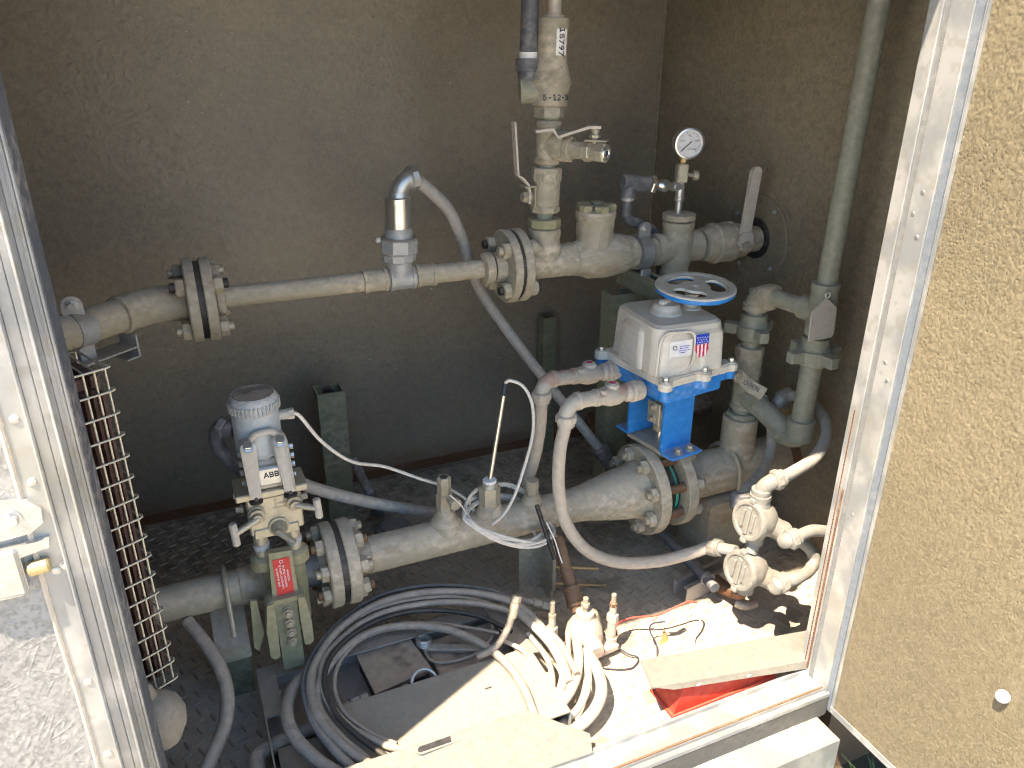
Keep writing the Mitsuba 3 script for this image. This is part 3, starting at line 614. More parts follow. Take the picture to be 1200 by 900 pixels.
put(K + '__label__lettering', bent(t, SX(1.237), sd_, 0.0318), 'ink', kind='stuff')
t = meshkit.text_mesh('5-12-16', 0.0115, 0.0005, True); bb = t.bounds; t.apply_translation(-(bb[0] + bb[1]) / 2); t.apply_translation([0.002, 0, 0])
put(K + '__body__handwriting', bent(t, SX(1.131), sd_, 0.0392), 'ink', kind='stuff')

K = thing('vent_pipe', 'dark green grey vent pipe rising from an elbow behind the relief valve', 'pipe')
v0, v1 = V(*(0.747, 1.600, 1.407)), V(*(0.740, 1.600, 1.200))
v0 = v0 + (v0 - v1) * (1.94 - v0[2]) / (v0[2] - v1[2])
put(K + '__pipe', cyl(v0, v1 + Z * 0.01, 0.0185, n=24), 'hose_blue')
put(K + '__collar', cyl(v1 + Z * 0.004, v1 + Z * 0.018, 0.019, n=24), 'white_print')
put(K + '__elbow', cat([cyl(v1 + Z * 0.006, v1 - Z * 0.02, 0.0255, 0.0265, n=26, bev=.002), elbow(v1 - Z * 0.055 + X * 0.002, -Z, X, 0.036, 0.0245), cyl(v1 + V(0.034, 0, -0.055), v1 + V(0.06, 0, -0.055), 0.0245, n=24)]), 'hose_blue')

# ================================================================== gauge on the cross
gx = lambda z, dx=0.0: V(1.138 + dx, UY, z)
K = thing('pressure_gauge', 'round steel pressure gauge with pale dial, on the needle valve above the upper pipe', 'gauge')
gd = nrm(V(-0.30, -0.95, -0.02)); gc = V(*(1.140, 1.565, 1.022))
put(K + '__case', lathe([(-0.030, 0.026), (-0.026, 0.0325), (0, 0.0335), (0.002, 0.0365), (0.006, 0.0370), (0.009, 0.0350), (0.0095, 0.0315), (0.004, 0.0308), (0.004, 0.0)], gc, gd, 44), 'bright_steel')
put(K + '__dial', lathe([(0.0042, 0.0306), (0.0050, 0.0306)], gc, gd, 40), 'white_print', False)
ga = nrm(np.cross(gd, Z)) * -1; gu = nrm(np.cross(gd, ga)); gu = gu if gu[2] > 0 else -gu; ga = np.cross(gu, gd)
put(K + '__needle', strap([gc + gd * 0.0060 + (ga * math.cos(q) + gu * math.sin(q)) * r_ for q, r_ in ((3.86, 0.024), (3.86, -0.008))], 0.0022, 0.0006, gu), 'ink', False)
tk = []
for i in range(28):
    q = math.radians(225 - 270 * i / 27); rr = 0.022 if i % 3 == 0 else 0.0245
    e = ga * math.cos(q) + gu * math.sin(q)
    tk.append(strap([gc + gd * 0.0053 + e * rr, gc + gd * 0.0053 + e * 0.0275], 0.0011 if i % 3 == 0 else 0.0006, 0.0003, np.cross(gd, e)))
put(K + '__dial__graduation', cat(tk), 'ink', False, kind='stuff')
for i, s_ in enumerate(('0', '30', '60', '100', '160')):
    q = math.radians(225 - 270 * i / 4.0); e = ga * math.cos(q) + gu * math.sin(q)
    put(K + '__dial__numeral', words(s_, 0.0042, gc + gd * 0.0053 + e * 0.0175, ga, gu, 0.0003, True), 'ink', False)
put(K + '__dial__numeral', words('PSI', 0.0032, gc + gd * 0.0053 - gu * 0.012, ga, gu, 0.0003, True), 'ink', False)
put(K + '__lens', lathe([(0.0068, 0.0312), (0.0069, 0.0)], gc, gd, 40), 'gauge_glass', False)
put(K + '__socket', cat([cyl(V(*(1.133, 1.570, 0.987)), V(*(1.136, 1.575, 0.972)), 0.0075, n=14), hexn(V(*(1.134, 1.570, 0.991)), V(*(1.134, 1.572, 0.981)), 0.0095)]), 'brass')
K = thing('needle_valve', 'small steel needle valve with round knob, directly under the pressure gauge', 'valve')
nc = V(*(1.135, 1.575, 0.953))
put(K + '__body', bx(nc, (0.026, 0.026, 0.044), rotz(-0.3), bev=.003), 'manifold_steel')
put(K + '__stem', cyl(nc + V(0.012, -0.002, -0.004), nc + V(0.030, -0.006, -0.006), 0.005, n=12), 'bolt_steel')
put(K + '__knob', lathe([(0, 0.011), (0.003, 0.0125), (0.010, 0.0125), (0.013, 0.010)], nc + V(0.029, -0.006, -0.006), V(0.95, -0.3, 0), 16), 'bolt_steel')
K = thing('gauge_nipple', 'bright galvanised tee and nipple carrying the needle valve on the cross plug', 'fitting')
put(K + '__nipple', cyl(gx(0.853), gx(0.895), 0.0085, n=18), 'galvanised')
put(K + '__tee', cat([lathe([(0, 0.011), (0.004, 0.0125), (0.010, 0.0125), (0.012, 0.0105), (0.045, 0.0105), (0.047, 0.0125), (0.056, 0.0125), (0.058, 0.010)], gx(0.886), Z, 22), cyl(gx(0.922), gx(0.922) + V(-0.022, 0, 0), 0.0115, n=18)]), 'galvanised')
hd = nrm(V(-0.985, 0.0, 0.13)); h0 = gx(0.922) - X * 0.018
put(K + '__side_nipple', cat([cyl(h0, h0 + hd * 0.06, 0.0095, n=16), hexn(h0 + hd * 0.022, h0 + hd * 0.036, 0.0165), lathe([(0.036, 0.010), (0.04, 0.014), (0.05, 0.010)], h0, hd, 18)]), 'bright_steel')
K = thing('angled_connector', 'dark blue elbow connector with steel nut left of the gauge, its hose running down behind', 'connector')
put(K + '__nut', hexn(h0 + hd * 0.058, h0 + hd * 0.072, 0.0225, 6, 0.2), 'bright_steel')
put(K + '__elbow', cat([cyl(h0 + hd * 0.070, h0 + hd * 0.146, 0.0188, n=24, bev=.005), cyl(h0 + hd * 0.129 + V(0, 0, .004), h0 + hd * 0.129 - Z * 0.036, 0.0172, n=24, bev=.003)]), 'hose_blue')
put(K + '__collar', cyl(h0 + hd * 0.129 - Z * 0.030, h0 + hd * 0.129 - Z * 0.041, 0.0160, n=22), 'galvanised_dusty')
e0 = h0 + hd * 0.129 - Z * 0.036
put(K + '__hose', tube([e0, e0 + V(0.010, 0.008, -0.05), V(*(1.105, 1.620, 0.799)), V(*(1.162, 1.660, 0.661))], 0.0115, 14), 'hose_blue')

# ================================================================== galvanised union and hose at the thin pipe
ux = lambda z: V(0.433 + 0.05 * (z - 0.8), UY, z)
K = thing('tall_union', 'shiny galvanised union with elbow standing on the thin upper pipe', 'union')
put(K + '__saddle_tee', cat([socket_rings(U(0.408), U(0.465), 0.0250), cyl(U(0.434, 0.01), U(0.434, 0.048), 0.027, n=24)]), 'galvanised_dusty')
put(K + '__lower_ring', lathe([(0, 0.028), (0.003, 0.036), (0.018, 0.037), (0.022, 0.032)], ux(0.808), Z, 10), 'galvanised_dusty')
put(K + '__union_nut', hexn(ux(0.826), ux(0.860), 0.0405, 8, 0.2, bev=.1), 'galvanised_dusty')
put(K + '__ear', bx(ux(0.858) + V(-0.045, 0, 0), (0.012, 0.01, 0.012), bev=.002), 'galvanised_dusty')
put(K + '__neck', lathe([(0, 0.030), (0.014, 0.029), (0.02, 0.0265), (0.024, 0.026)], ux(0.860), Z, 28), 'galvanised_dusty')
put(K + '__barrel', lathe([(0, 0.0275), (0.002, 0.0285), (0.062, 0.0285), (0.064, 0.027)], ux(0.880), Z, 32), 'bright_steel')
put(K + '__elbow', cat([lathe([(0, 0.022), (0.012, 0.020)], ux(0.943), Z, 24), elbow(ux(0.975) + X * 0.000, Z, V(0.95, 0.15, 0.12), 0.028, 0.0185)]), 'galvanised')
ed = nrm(V(0.95, 0.15, 0.12)); e1 = ux(0.975) + ed * 0.026
put(K + '__hose_nut', hexn(e1 - ed * 0.004, e1 + ed * 0.016, 0.0255, 10, bev=.15), 'galvanised')
K = thing('flexible_conduit', 'long grey conduit arching from the galvanised union and slanting down behind the upper flange', 'conduit hose')
put(K + '__hose', tube([e1 + ed * 0.01, V(*(0.522, 1.600, 0.941)), V(*(0.564, 1.620, 0.896)), V(*(0.602, 1.650, 0.826)), V(*(0.627, 1.670, 0.759)), V(*(0.668, 1.690, 0.676)), V(*(0.738, 1.700, 0.569)), V(*(0.839, 1.680, 0.423)), V(*(0.919, 1.630, 0.303)), V(*(0.968, 1.580, 0.224))], 0.0135, 14, 6), 'conduit_grey')
q0, q1 = V(*(0.954, 1.585, 0.245)), V(*(0.997, 1.560, 0.178))
put(K + '__end_fitting', cat([cyl(q0, q1, 0.021, n=20, bev=.003), hexn(q0, q0 + (q1 - q0) * 0.3, 0.0245)]), 'hose_blue')

# ================================================================== lower pipe run
LY, LZ = 1.37, 0.24
W = lambda x, dz=0.0, dy=0.0: V(x, LY + dy, LZ + dz)
P = thing('lower_pipe_run', 'lower dusty tan meter pipe with bolted flanges, running across the shelter above the floor', 'pipe')
put(P + '__pipe', cyl(W(-0.43), W(0.03), 0.0345, n=36), 'tan_paint')
put(P + '__pipe_band', lathe([(0, 0.035), (0.003, 0.0375), (0.028, 0.0375), (0.031, 0.036), (0.06, 0.036), (0.063, 0.0345)], W(0.012), X, 36), 'tan_paint')
put(P + '__neck', cyl(W(0.13), W(0.19), 0.036, n=30), 'hose_blue')
flange(P + '__flange', W(0.204), -X, 0.089, 0.024, 0.03, hub=0.012, hubr=0.040)
flange(P + '__flange', W(0.2165), X, 0.089, 0.026, 0.03, hub=0.010, hubr=0.044)
put(P + '__gasket_or_shade', cyl(W(0.204), W(0.2165), 0.083, n=36), 'black')
for i in range(8):
    a = math.radians(22.5 + 45 * i)
    stud(P, W(0.180, 0.068 * math.sin(a), 0.068 * math.cos(a)), W(0.2425, 0.068 * math.sin(a), 0.068 * math.cos(a)), 0.0092, 'tan_paint', 'bolt_steel' if i % 2 else 'rust', turn=i * 1.3)
put(P + '__meter_tube', lathe([(0, 0.039), (0.008, 0.0405), (0.014, 0.039), (0.50, 0.039), (0.54, 0.043), (0.59, 0.053), (0.635, 0.062), (0.662, 0.064), (0.668, 0.066), (0.675, 0.0645), (0.705, 0.066)], W(0.248), X, 48), 'tan_paint')
put(P + '__weld_bead', lathe([(0, 0.039), (0.003, 0.0408), (0.006, 0.039)], W(0.272), X, 40), 'tan_paint')
flange(P + '__flange', W(0.965), -X, 0.112, 0.028, 0.05, hub=0.022, hubr=0.066)
flange(P + '__flange', W(1.018), X, 0.106, 0.028, 0.05, hub=0.016, hubr=0.058)
for i in range(8):
    a = math.radians(22.5 + 45 * i)
    stud(P, W(0.937, 0.088 * math.sin(a), 0.088 * math.cos(a)), W(1.046, 0.088 * math.sin(a), 0.088 * math.cos(a)), 0.0098, 'tan_paint', 'bolt_steel', over=0.010, turn=i * 1.3, shank=0.029)
put(P + '__pipe', cyl(W(1.05), W(1.372), 0.0575, n=40), 'tan_paint')
put(P + '__pipe', cyl(W(1.372), W(1.3995), 0.059, n=40), 'rust')
put(P + '__branch_stub', lathe([(0.03, 0.048), (0.055, 0.044), (0.075, 0.0435), (0.140, 0.0435), (0.143, 0.041)], W(1.230), Z, 36), 'tan_paint')
for bxx, rr, hh, top in ((0.447, 0.027, 0.070, 0.0175), (0.552, 0.027, 0.058, 0.0235), (0.655, 0.020, 0.058, 0.017)):
    put(P + '__boss', lathe([(0.02, rr * 1.35), (0.040, rr * 1.25), (0.048, rr), (hh - 0.008, top + 0.003), (hh, top), (hh + 0.001, 0)], W(bxx), Z, 28), 'tan_paint')
put(P + '__plug', cat([hexn(W(0.655, 0.056), W(0.655, 0.072), 0.0145, 6), cyl(W(0.655, 0.07), W(0.655, 0.094), 0.0155, n=20, bev=.002)]), 'tan_paint')
# wafer butterfly valve between the large flanges
K = thing('butterfly_valve', 'dark wafer valve body with green liner, clamped between the two large flanges', 'valve')
put(K + '__body', lathe([(0, 0.070), (0.004, 0.072), (0.044, 0.072), (0.048, 0.070)], W(0.9675), X, 40), 'black')
put(K + '__liner', lathe([(0, 0.0722), (0.002, 0.0745), (0.005, 0.0745), (0.007, 0.0722)], W(1.002), X, 40), 'green_gasket')
put(K + '__neck', cat([cyl(W(0.991, 0.06), W(0.991, 0.118), 0.022, n=22), bx(W(0.991, 0.119), (0.075, 0.15, 0.010), rotz(0.17), bev=.002)]), 'tan_paint')
put(K + '__stem', cyl(W(0.991, 0.124), W(0.991, 0.285), 0.0105, n=16), 'bright_steel')

# orifice plate holder with red tag and clamp bar
K = thing('orifice_fitting', 'olive orifice plate holder with red tag and bolted clamp bar, below the transmitter', 'orifice fitting')
OX = 0.100
put(K + '__body', cat([lathe([(0, 0.036), (0.01, 0.046), (0.02, 0.058), (0.062, 0.058), (0.072, 0.046), (0.082, 0.037)], W(OX - 0.041), X, 36),
                       bx(W(OX, -0.012, -0.040), (0.078, 0.035, 0.15), bev=.01)]), 'olive_paint')
fy = LY - 0.074
tilt = nrm(V(-0.02, 0.16, 1.0))    # the front leans back a little as it rises
o0 = V(0.092, fy, 0.262)
fx = X
fn_ = np.cross(fx, tilt)            # towards the viewer
put(K + '__tag_block', prism(Polygon([(-0.026, 0.0), (0.022, 0.0), (0.021, 0.088), (-0.021, 0.092)]), 0.020, frame(o0 + fn_ * 0.004, fx, tilt)), 'olive_paint', 20)
tagp = o0 + fn_ * 0.0242 + tilt * 0.040
put(K + '__tag', prism(sbox(-0.0155, -0.037, 0.0155, 0.037), 0.0014, frame(tagp, fx, tilt)), 'red_tag', False, 'red tag plate with rows of small white print')
rows = []
for i, s_ in enumerate(('WARNING', 'RELIEVE PRESSURE', 'BEFORE LOOSENING', 'CLAMPING BAR')):
    rows.append(words(s_, 0.0036, tagp + fn_ * 0.0015 + fx * (0.009 - 0.0062 * i) , -tilt, fx, 0.0003))
put(K + '__tag__lettering', rows, 'white_print', False, kind='stuff')
put(K + '__tag__emblem', ringtube(tagp + fn_ * 0.0016 + tilt * 0.031, fn_, 0.003, 0.0006, 16, 6), 'white_print')
# clamp bar, hanging plate and its four bolts
bd = nrm(V(0.02, -0.02, -1.0)); bo = V(0.088, fy - 0.026, 0.262); bn = np.cross(bd, fx); bn = bn if bn[1] < 0 else -bn
put(K + '__clamp_bar', prism(Polygon([(-0.020, -0.165), (0.020, -0.165), (0.021, 0.0), (-0.022, 0.0)]), 0.010, frame(bo - bn * 0.004, fx, -bd)), 'green_paint', 20)
put(K + '__clamp_ledge', hull([bo + fx * a + bd * b - bn * c for a in (-0.030, 0.031) for b in (-0.006, 0.004) for c in (-0.012, 0.03)]), 'olive_paint', False)
for sgn, lo in ((-1, 0.125), (1, 0.112)):
    ear = Polygon([(sgn * 0.022, 0.004), (sgn * 0.035, 0.002), (sgn * 0.042, -0.055), (sgn * 0.042, -lo + 0.008), (sgn * 0.034, -lo), (sgn * 0.024, -lo + 0.004), (sgn * 0.022, -0.06)])
    put(K + '__side_ear', prism(ear if ear.exterior.is_ccw else Polygon(list(ear.exterior.coords)[::-1]), 0.034, frame(bo - bn * 0.018, fx, -bd)), 'olive_paint', 20)
for i in range(4):
    p_ = bo + bd * (0.026 + 0.0225 * i) + bn * 0.006
    put(K + '__bolt', cat([cyl(p_, p_ + bn * 0.004, 0.0105, n=16), hexn(p_ + bn * 0.003, p_ + bn * 0.013, 0.0098, turn=i), cyl(p_ + bn * 0.012, p_ + bn * 0.018, 0.006, n=12, bev=.001)]), 'bolt_steel')
put(K + '__side_handle', prism(Polygon([(-0.006, 0.02), (0.006, 0.018), (0.010, -0.06), (-0.004, -0.10), (-0.012, -0.09)]), 0.006, frame(bo + V(-0.056, 0.02, -0.02), fx, -bd)), 'olive_paint', 20)

# five-valve manifold and transmitter
TX, TY = 0.093, 1.325
K = thing('valve_manifold', 'pale machined valve manifold with T-bar handles, standing on two legs over the orifice fitting', 'manifold')
for sgn in (-1, 1):
    lx = TX + sgn * 0.030
    put(K + '__leg', cat([cyl((lx, TY, 0.315), (lx, TY, 0.395), 0.0135, n=22)]), 'manifold_steel')
    put(K + '__leg_collar', lathe([(0, 0.0135), (0.004, 0.0155), (0.014, 0.0155), (0.016, 0.0135)], (lx, TY, 0.345), Z, 22), 'housing_grey')
    put(K + '__leg_socket', lathe([(0, 0.026), (0.02, 0.025), (0.024, 0.020), (0.026, 0.014)], (lx, TY, 0.308), Z, 24), 'olive_paint')
put(K + '__body', cat([bx((TX + 0.002, TY, 0.430), (0.098, 0.050, 0.078), bev=.003), bx((TX, TY - 0.003, 0.395), (0.082, 0.05, 0.02), bev=.002)]), 'manifold_steel', False)
put(K + '__top_plate', bx((TX, TY + 0.004, 0.4775), (0.128, 0.070, 0.014), bev=.002), 'manifold_steel', False)
fyM = TY - 0.0252
put(K + '__emblem', cat([bx((TX + .004, fyM, 0.452), (.004, .001, .022)), bx((TX + .020, fyM, 0.452), (.004, .001, .022)), bx((TX + .012, fyM, 0.452), (.012, .001, .004)), bx((TX + .012, fyM, 0.444), (.028, .001, .003))]), 'bolt_steel', False)
for (dx, dz, hx, hz, hl) in ((-0.032, 0.440, -0.075, 0.428, 0.036), (0.036, 0.452, 0.074, 0.446, 0.032)):
    q = V(TX + dx, fyM, dz)
    put(K + '__valve_stem', cat([lathe([(0, 0.016), (0.005, 0.016), (0.006, 0.012), (0.010, 0.012), (0.011, 0.0145), (0.015, 0.0145), (0.016, 0.010), (0.024, 0.009)], q, -Y, 20)]), 'bolt_steel')
    e = V(TX + hx, fyM - 0.036, hz); mid = q - Y * 0.02
    put(K + '__handle_rod', cyl(mid, e, 0.0062, n=14), 'manifold_steel')
    put(K + '__t_handle', cyl(e + V(0.001, -0.002, -hl * 0.62), e + V(-0.001, 0.002, hl * 0.62), 0.0072, n=14, bev=.002), 'grip_grey')
q = V(TX + 0.004, fyM, 0.404)
put(K + '__valve_stem', lathe([(0, 0.019), (0.004, 0.019), (0.005, 0.015), (0.012, 0.014), (0.020, 0.009)], q, -Y, 22), 'bolt_steel')
put(K + '__handle_rod', cyl(q + V(-0.006, -0.026, 0.004), q + V(0.022, -0.050, -0.012), 0.0056, n=12), 'manifold_steel')
for sgn in (-1, 1):
    for zz in (0.465, 0.435):
        put(K + '__side_bolt', capscrew((TX + sgn * 0.052, TY + 0.01, zz), (sgn, 0, 0), 0.006, 0.014), 'bolt_steel')
    put(K + '__hole', lathe([(0, 0.006), (0.0006, 0.006)], (TX + sgn * 0.034, fyM + 0.0001, 0.398), -Y, 16), 'black', False)
K = thing('pressure_transmitter', 'blue grey round pressure transmitter with dusty ribbed cap and two clamp arms, on the manifold', 'transmitter')
put(K + '__housing', lathe([(0, 0.030), (0.012, 0.040), (0.02, 0.0415), (0.090, 0.0415), (0.092, 0.0405)], (TX - 0.007, TY + 0.012, 0.540), Z, 44), 'housing_grey')
cap = lathe([(0, 0.0415), (0.001, 0.0432), (0.019, 0.0432), (0.026, 0.041), (0.030, 0.038), (0.031, 0.0365), (0.0295, 0.0350), (0.0295, 0.0)], (TX - 0.007, TY + 0.012, 0.6325), Z, 44)
put(K + '__cap', cap, 'housing_grey')
put(K + '__cap__knurl', cat([bx((TX - 0.007 + 0.0435 * math.cos(a), TY + 0.012 + 0.0435 * math.sin(a), 0.6425), (0.0044, 0.0036, 0.016), rotz(a), bev=.0006) for a in np.arange(38) * 2 * math.pi / 38]), 'galvanised_dusty', False, kind='stuff')
put(K + '__cap__glass', cyl((TX - 0.007, TY + 0.012, 0.6612), (TX - 0.007, TY + 0.012, 0.6635), 0.0350, n=36), 'dusty_brown')
put(K + '__neck', cat([cyl((TX, TY + 0.008, 0.485), (TX, TY + 0.008, 0.545), 0.030, n=30), bx((TX, TY, 0.515), (0.074, 0.058, 0.058), bev=.006)]), 'grip_grey')
put(K + '__name_plate', bx((TX + 0.002, TY - 0.0355, 0.520), (0.046, 0.014, 0.036), bev=.003), 'galvanised')
put(K + '__name_plate__lettering', words('ABB', 0.010, (TX + 0.002, TY - 0.0430, 0.524), X, Z, 0.0005, True), 'ink', False, kind='stuff')
for sgn in (-1, 1):
    a0, a1 = V(TX + sgn * 0.027 - .003, TY - 0.034, 0.580), V(TX + sgn * 0.030, TY - 0.050, 0.492)
    put(K + '__clamp_arm', hull(np.vstack([cyl(a0 - Y * 0.004, a0 + Y * 0.022, 0.014, n=18).vertices, bx(a1, (0.020, 0.016, 0.006)).vertices])), 'grip_grey', 40)
    put(K + '__clamp_foot', cat([cyl(a1 - Z * 0.012, a1, 0.0085, n=16), cyl(a1 - Z * 0.014, a1 - Z * 0.010, 0.012, n=16)]), 'black')
    put(K + '__bolt', cat([cyl(a0 + V(0, -0.004, 0.002), a0 + V(0, -0.008, 0.006), 0.0105, n=16), hexn(a0 + V(0, -0.006, 0.004), a0 + V(0, -0.014, 0.014), 0.0088, turn=.4)]), 'bright_steel')
    for zz in (0.558, 0.540, 0.522, 0.500):
        put(K + '__side_bolt', capscrew((TX + sgn * 0.037, TY - 0.012, zz), (sgn, -0.15, 0), 0.0052, 0.012), 'bright_steel')
put(K + '__yoke', tube([(TX - 0.028, TY - 0.030, 0.588), (TX - 0.016, TY - 0.034, 0.603), (TX, TY - 0.035, 0.606), (TX + 0.014, TY - 0.034, 0.603), (TX + 0.026, TY - 0.030, 0.588)], 0.006, 10), 'grip_grey')
put(K + '__cable_gland', cat([cyl((TX + 0.03, TY + 0.012, 0.612), (TX + 0.050, TY + 0.010, 0.612), 0.0095, n=18), hexn((TX + 0.048, TY + 0.010, 0.612), (TX + 0.060, TY + 0.010, 0.612), 0.0105)]), 'grip_grey')
K = thing('sensor_cable', 'thin pale cable from the transmitter across to the test valve on the lower pipe', 'cable')
put(K + '__wire', tube([(TX + 0.058, TY + 0.010, 0.612), V(*(0.164, 1.340, 0.600)), V(*(0.202, 1.360, 0.529)), V(*(0.262, 1.400, 0.453)), V(*(0.335, 1.430, 0.409)), V(*(0.408, 1.430, 0.364)), V(*(0.463, 1.420, 0.335)), V(*(0.505, 1.400, 0.305)), V(*(0.521, 1.385, 0.275))], 0.0036, 10), 'pale_cable')
K = thing('flexible_conduit', 'short dark blue conduit elbow curling from the left side of the transmitter', 'conduit hose')
put(K + '__fitting', cat([cyl(V(*(0.047, 1.360, 0.588)), V(*(0.028, 1.370, 0.592)), 0.0155, n=18), hexn(V(*(0.036, 1.360, 0.592)), V(*(0.026, 1.370, 0.596)), 0.021)]), 'hose_blue')
put(K + '__hose', tube([V(*(0.032, 1.370, 0.599)), V(*(0.018, 1.390, 0.575)), V(*(0.017, 1.400, 0.541)), V(*(0.029, 1.400, 0.512)), V(*(0.054, 1.410, 0.473))], 0.0135, 14, 8), 'hose_blue')
K = thing('flexible_conduit', 'dusty grey conduit running behind the lower pipe from the manifold towards the test valve', 'conduit hose')
put(K + '__hose', tube([V(*(0.162, 1.450, 0.399)), V(*(0.190, 1.460, 0.374)), V(*(0.246, 1.470, 0.336)), V(*(0.321, 1.480, 0.292)), V(*(0.401, 1.490, 0.250)), V(*(0.483, 1.490, 0.217)), V(*(0.569, 1.490, 0.185)), V(*(0.650, 1.470, 0.161))], 0.0135, 14, 8), 'conduit_grey')

# fittings standing on the meter tube
K = thing('test_valve', 'small hex bodied needle valve with side knob on the boss nearest the transmitter', 'valve')
put(K + '__body', cat([hexn(W(0.447, 0.068), W(0.447, 0.110), 0.0185, 6, 0.3), hexn(W(0.447, 0.108), W(0.447, 0.150), 0.0150, 6, 0.3)]), 'tan_paint')
put(K + '__bore', cyl(W(0.447, 0.1495), W(0.447, 0.1506), 0.0085, n=16), 'black')
put(K + '__knob', cat([cyl(W(0.452, 0.103, -0.012), W(0.458, 0.100, -0.030), 0.008, n=14), cyl(W(0.458, 0.100, -0.026), W(0.461, 0.098, -0.040), 0.0135, n=20, bev=.002)]), 'tan_paint')
K = thing('temperature_probe', 'slim steel temperature probe standing in a hex well on the meter tube', 'probe')
put(K + '__well', cat([hexn(W(0.552, 0.056), W(0.552, 0.104), 0.0235, 6, 0.2, bev=.08), lathe([(0.104, 0.019), (0.110, 0.017), (0.114, 0.014)], W(0.552), Z, 22)]), 'manifold_steel')
put(K + '__gland', cyl(W(0.552, 0.112), W(0.552, 0.120), 0.0155, n=20, bev=.002), 'white_print')
p0, p1 = W(0.553, 0.118), V(*(0.585, 1.370, 0.556))
put(K + '__rod', cyl(p0, p1, 0.0052, n=14), 'bright_steel')
put(K + '__sleeve', cyl(p1, V(*(0.589, 1.370, 0.583)), 0.0044, n=12), 'ink')
cabl = [V(*(0.589, 1.370, 0.583)), V(*(0.598, 1.365, 0.589)), V(*(0.624, 1.360, 0.575)), V(*(0.639, 1.350, 0.545)), V(*(0.644, 1.345, 0.502)), V(*(0.638, 1.340, 0.454)), V(*(0.616, 1.330, 0.395)), V(*(0.590, 1.320, 0.339)), V(*(0.559, 1.310, 0.303)), V(*(0.525, 1.300, 0.290))]
K2 = thing('coiled_cable', 'pale thin cable looped from the probe top and coiled over the lower pipe', 'cable')
put(K2 + '__lead', tube(cabl, 0.0036, 10), 'pale_cable')
LPS = [[V(*(0.481, 1.335, 0.319)), V(*(0.508, 1.370, 0.330)), V(*(0.564, 1.410, 0.316)), V(*(0.623, 1.420, 0.297)), V(*(0.671, 1.400, 0.262)), V(*(0.683, 1.350, 0.242)), V(*(0.681, 1.310, 0.224)), V(*(0.640, 1.280, 0.222)), V(*(0.582, 1.270, 0.238)), V(*(0.523, 1.280, 0.268)), V(*(0.483, 1.300, 0.303))],
       [V(*(0.475, 1.330, 0.315)), V(*(0.502, 1.370, 0.315)), V(*(0.556, 1.410, 0.294)), V(*(0.628, 1.420, 0.264)), V(*(0.663, 1.400, 0.239)), V(*(0.665, 1.350, 0.231)), V(*(0.655, 1.310, 0.226)), V(*(0.611, 1.280, 0.235)), V(*(0.558, 1.270, 0.254)), V(*(0.507, 1.280, 0.283)), V(*(0.475, 1.300, 0.311))],
       [V(*(0.482, 1.328, 0.310)), V(*(0.515, 1.370, 0.302)), V(*(0.577, 1.410, 0.284)), V(*(0.639, 1.415, 0.254)), V(*(0.658, 1.400, 0.226)), V(*(0.644, 1.350, 0.222)), V(*(0.642, 1.310, 0.220)), V(*(0.607, 1.280, 0.240)), V(*(0.547, 1.272, 0.267)), V(*(0.500, 1.280, 0.296)), V(*(0.479, 1.300, 0.310))]]
LPS += [[np.asarray(p_) + V(.006 * math.sin(i * 2.1 + s_), .004 * math.cos(i * 1.7 + s_), .004 + .003 * math.sin(i + s_)) for i, p_ in enumerate(LPS[k_])] for k_, s_ in ((0, 0.4), (1, 2.0), (2, 4.1))]
for l in LPS:
    put(K2 + '__loop', tube(spline(l, 7, True), 0.0034, 8, curve=False), 'pale_cable')
put(K2 + '__tie', tube([V(*(0.446, 1.330, 0.368)), V(*(0.468, 1.325, 0.341)), V(*(0.481, 1.320, 0.313))], 0.0018, 6), 'pale_cable')

# supports below the lower pipe
K = thing('pipe_support', 'green sloping box post with U-bolt under the left end of the lower pipe', 'support')
put(K + '__post', hull([(x, y, z) for x in (-0.045, 0.010) for y, z in ((1.335, 0.0), (1.41, 0.0), (1.335, 0.12), (1.41, 0.16), (1.32, 0.128))]), 'green_paint', False)
put(K + '__cap', hull([(x, y, z) for x in (-0.050, 0.014) for y, z in ((1.30, 0.120), (1.415, 0.178), (1.30, 0.150), (1.415, 0.2035))]), 'tan_paint', False)
ubolt(K + '__u_bolt', W(-0.012, 0.003), X, 0.041, 0.0055, 0.085, upv=V(0, 0.35, 1))
K = thing('pipe_support', 'tan angle iron support under the middle of the lower pipe, below the coiled cable', 'support')
put(K + '__post', cat([bx((0.668, 1.40, 0.095), (0.062, 0.005, 0.19)), bx((0.6975, 1.37, 0.095), (0.005, 0.06, 0.19)), hull([(0.60, 1.335, 0.19), (0.705, 1.335, 0.19), (0.70, 1.402, 0.19), (0.60, 1.402, 0.19), (0.60, 1.335, 0.1945), (0.705, 1.335, 0.1945), (0.70, 1.402, 0.1945), (0.60, 1.402, 0.1945)]),
                       hull([(0.602, 1.394, 0.19), (0.64, 1.394, 0.19), (0.64, 1.394, 0.13), (0.602, 1.398, 0.19), (0.64, 1.398, 0.19), (0.64, 1.398, 0.13)]), bx((0.6985, 1.336, 0.105), (0.008, 0.008, 0.13))]), 'tan_paint', False)
put(K + '__foot_plate', bx((0.672, 1.372, 0.003), (0.09, 0.085, 0.006), bev=.001), 'tan_paint', False)
K = thing('pipe_support', 'tan box support with U-bolt under the lower pipe by the right wall', 'support')
put(K + '__post', hull([(x, y, z) for x, y in ((1.12, 1.31), (1.24, 1.31), (1.24, 1.43), (1.12, 1.43)) for z in (0.0, 0.180)]), 'tan_paint', False)
ubolt(K + '__u_bolt', W(1.196, 0.002), X, 0.065, 0.0058, 0.10)
K = thing('strut_post', 'short green strut post standing free behind the transmitter', 'post')
put(K + '__post', prism(channel(0.072, 0.066, 0.005, 0.020), 0.395, frame((0.315, 1.885, 0.0), X, Y)), 'green_paint', 25)
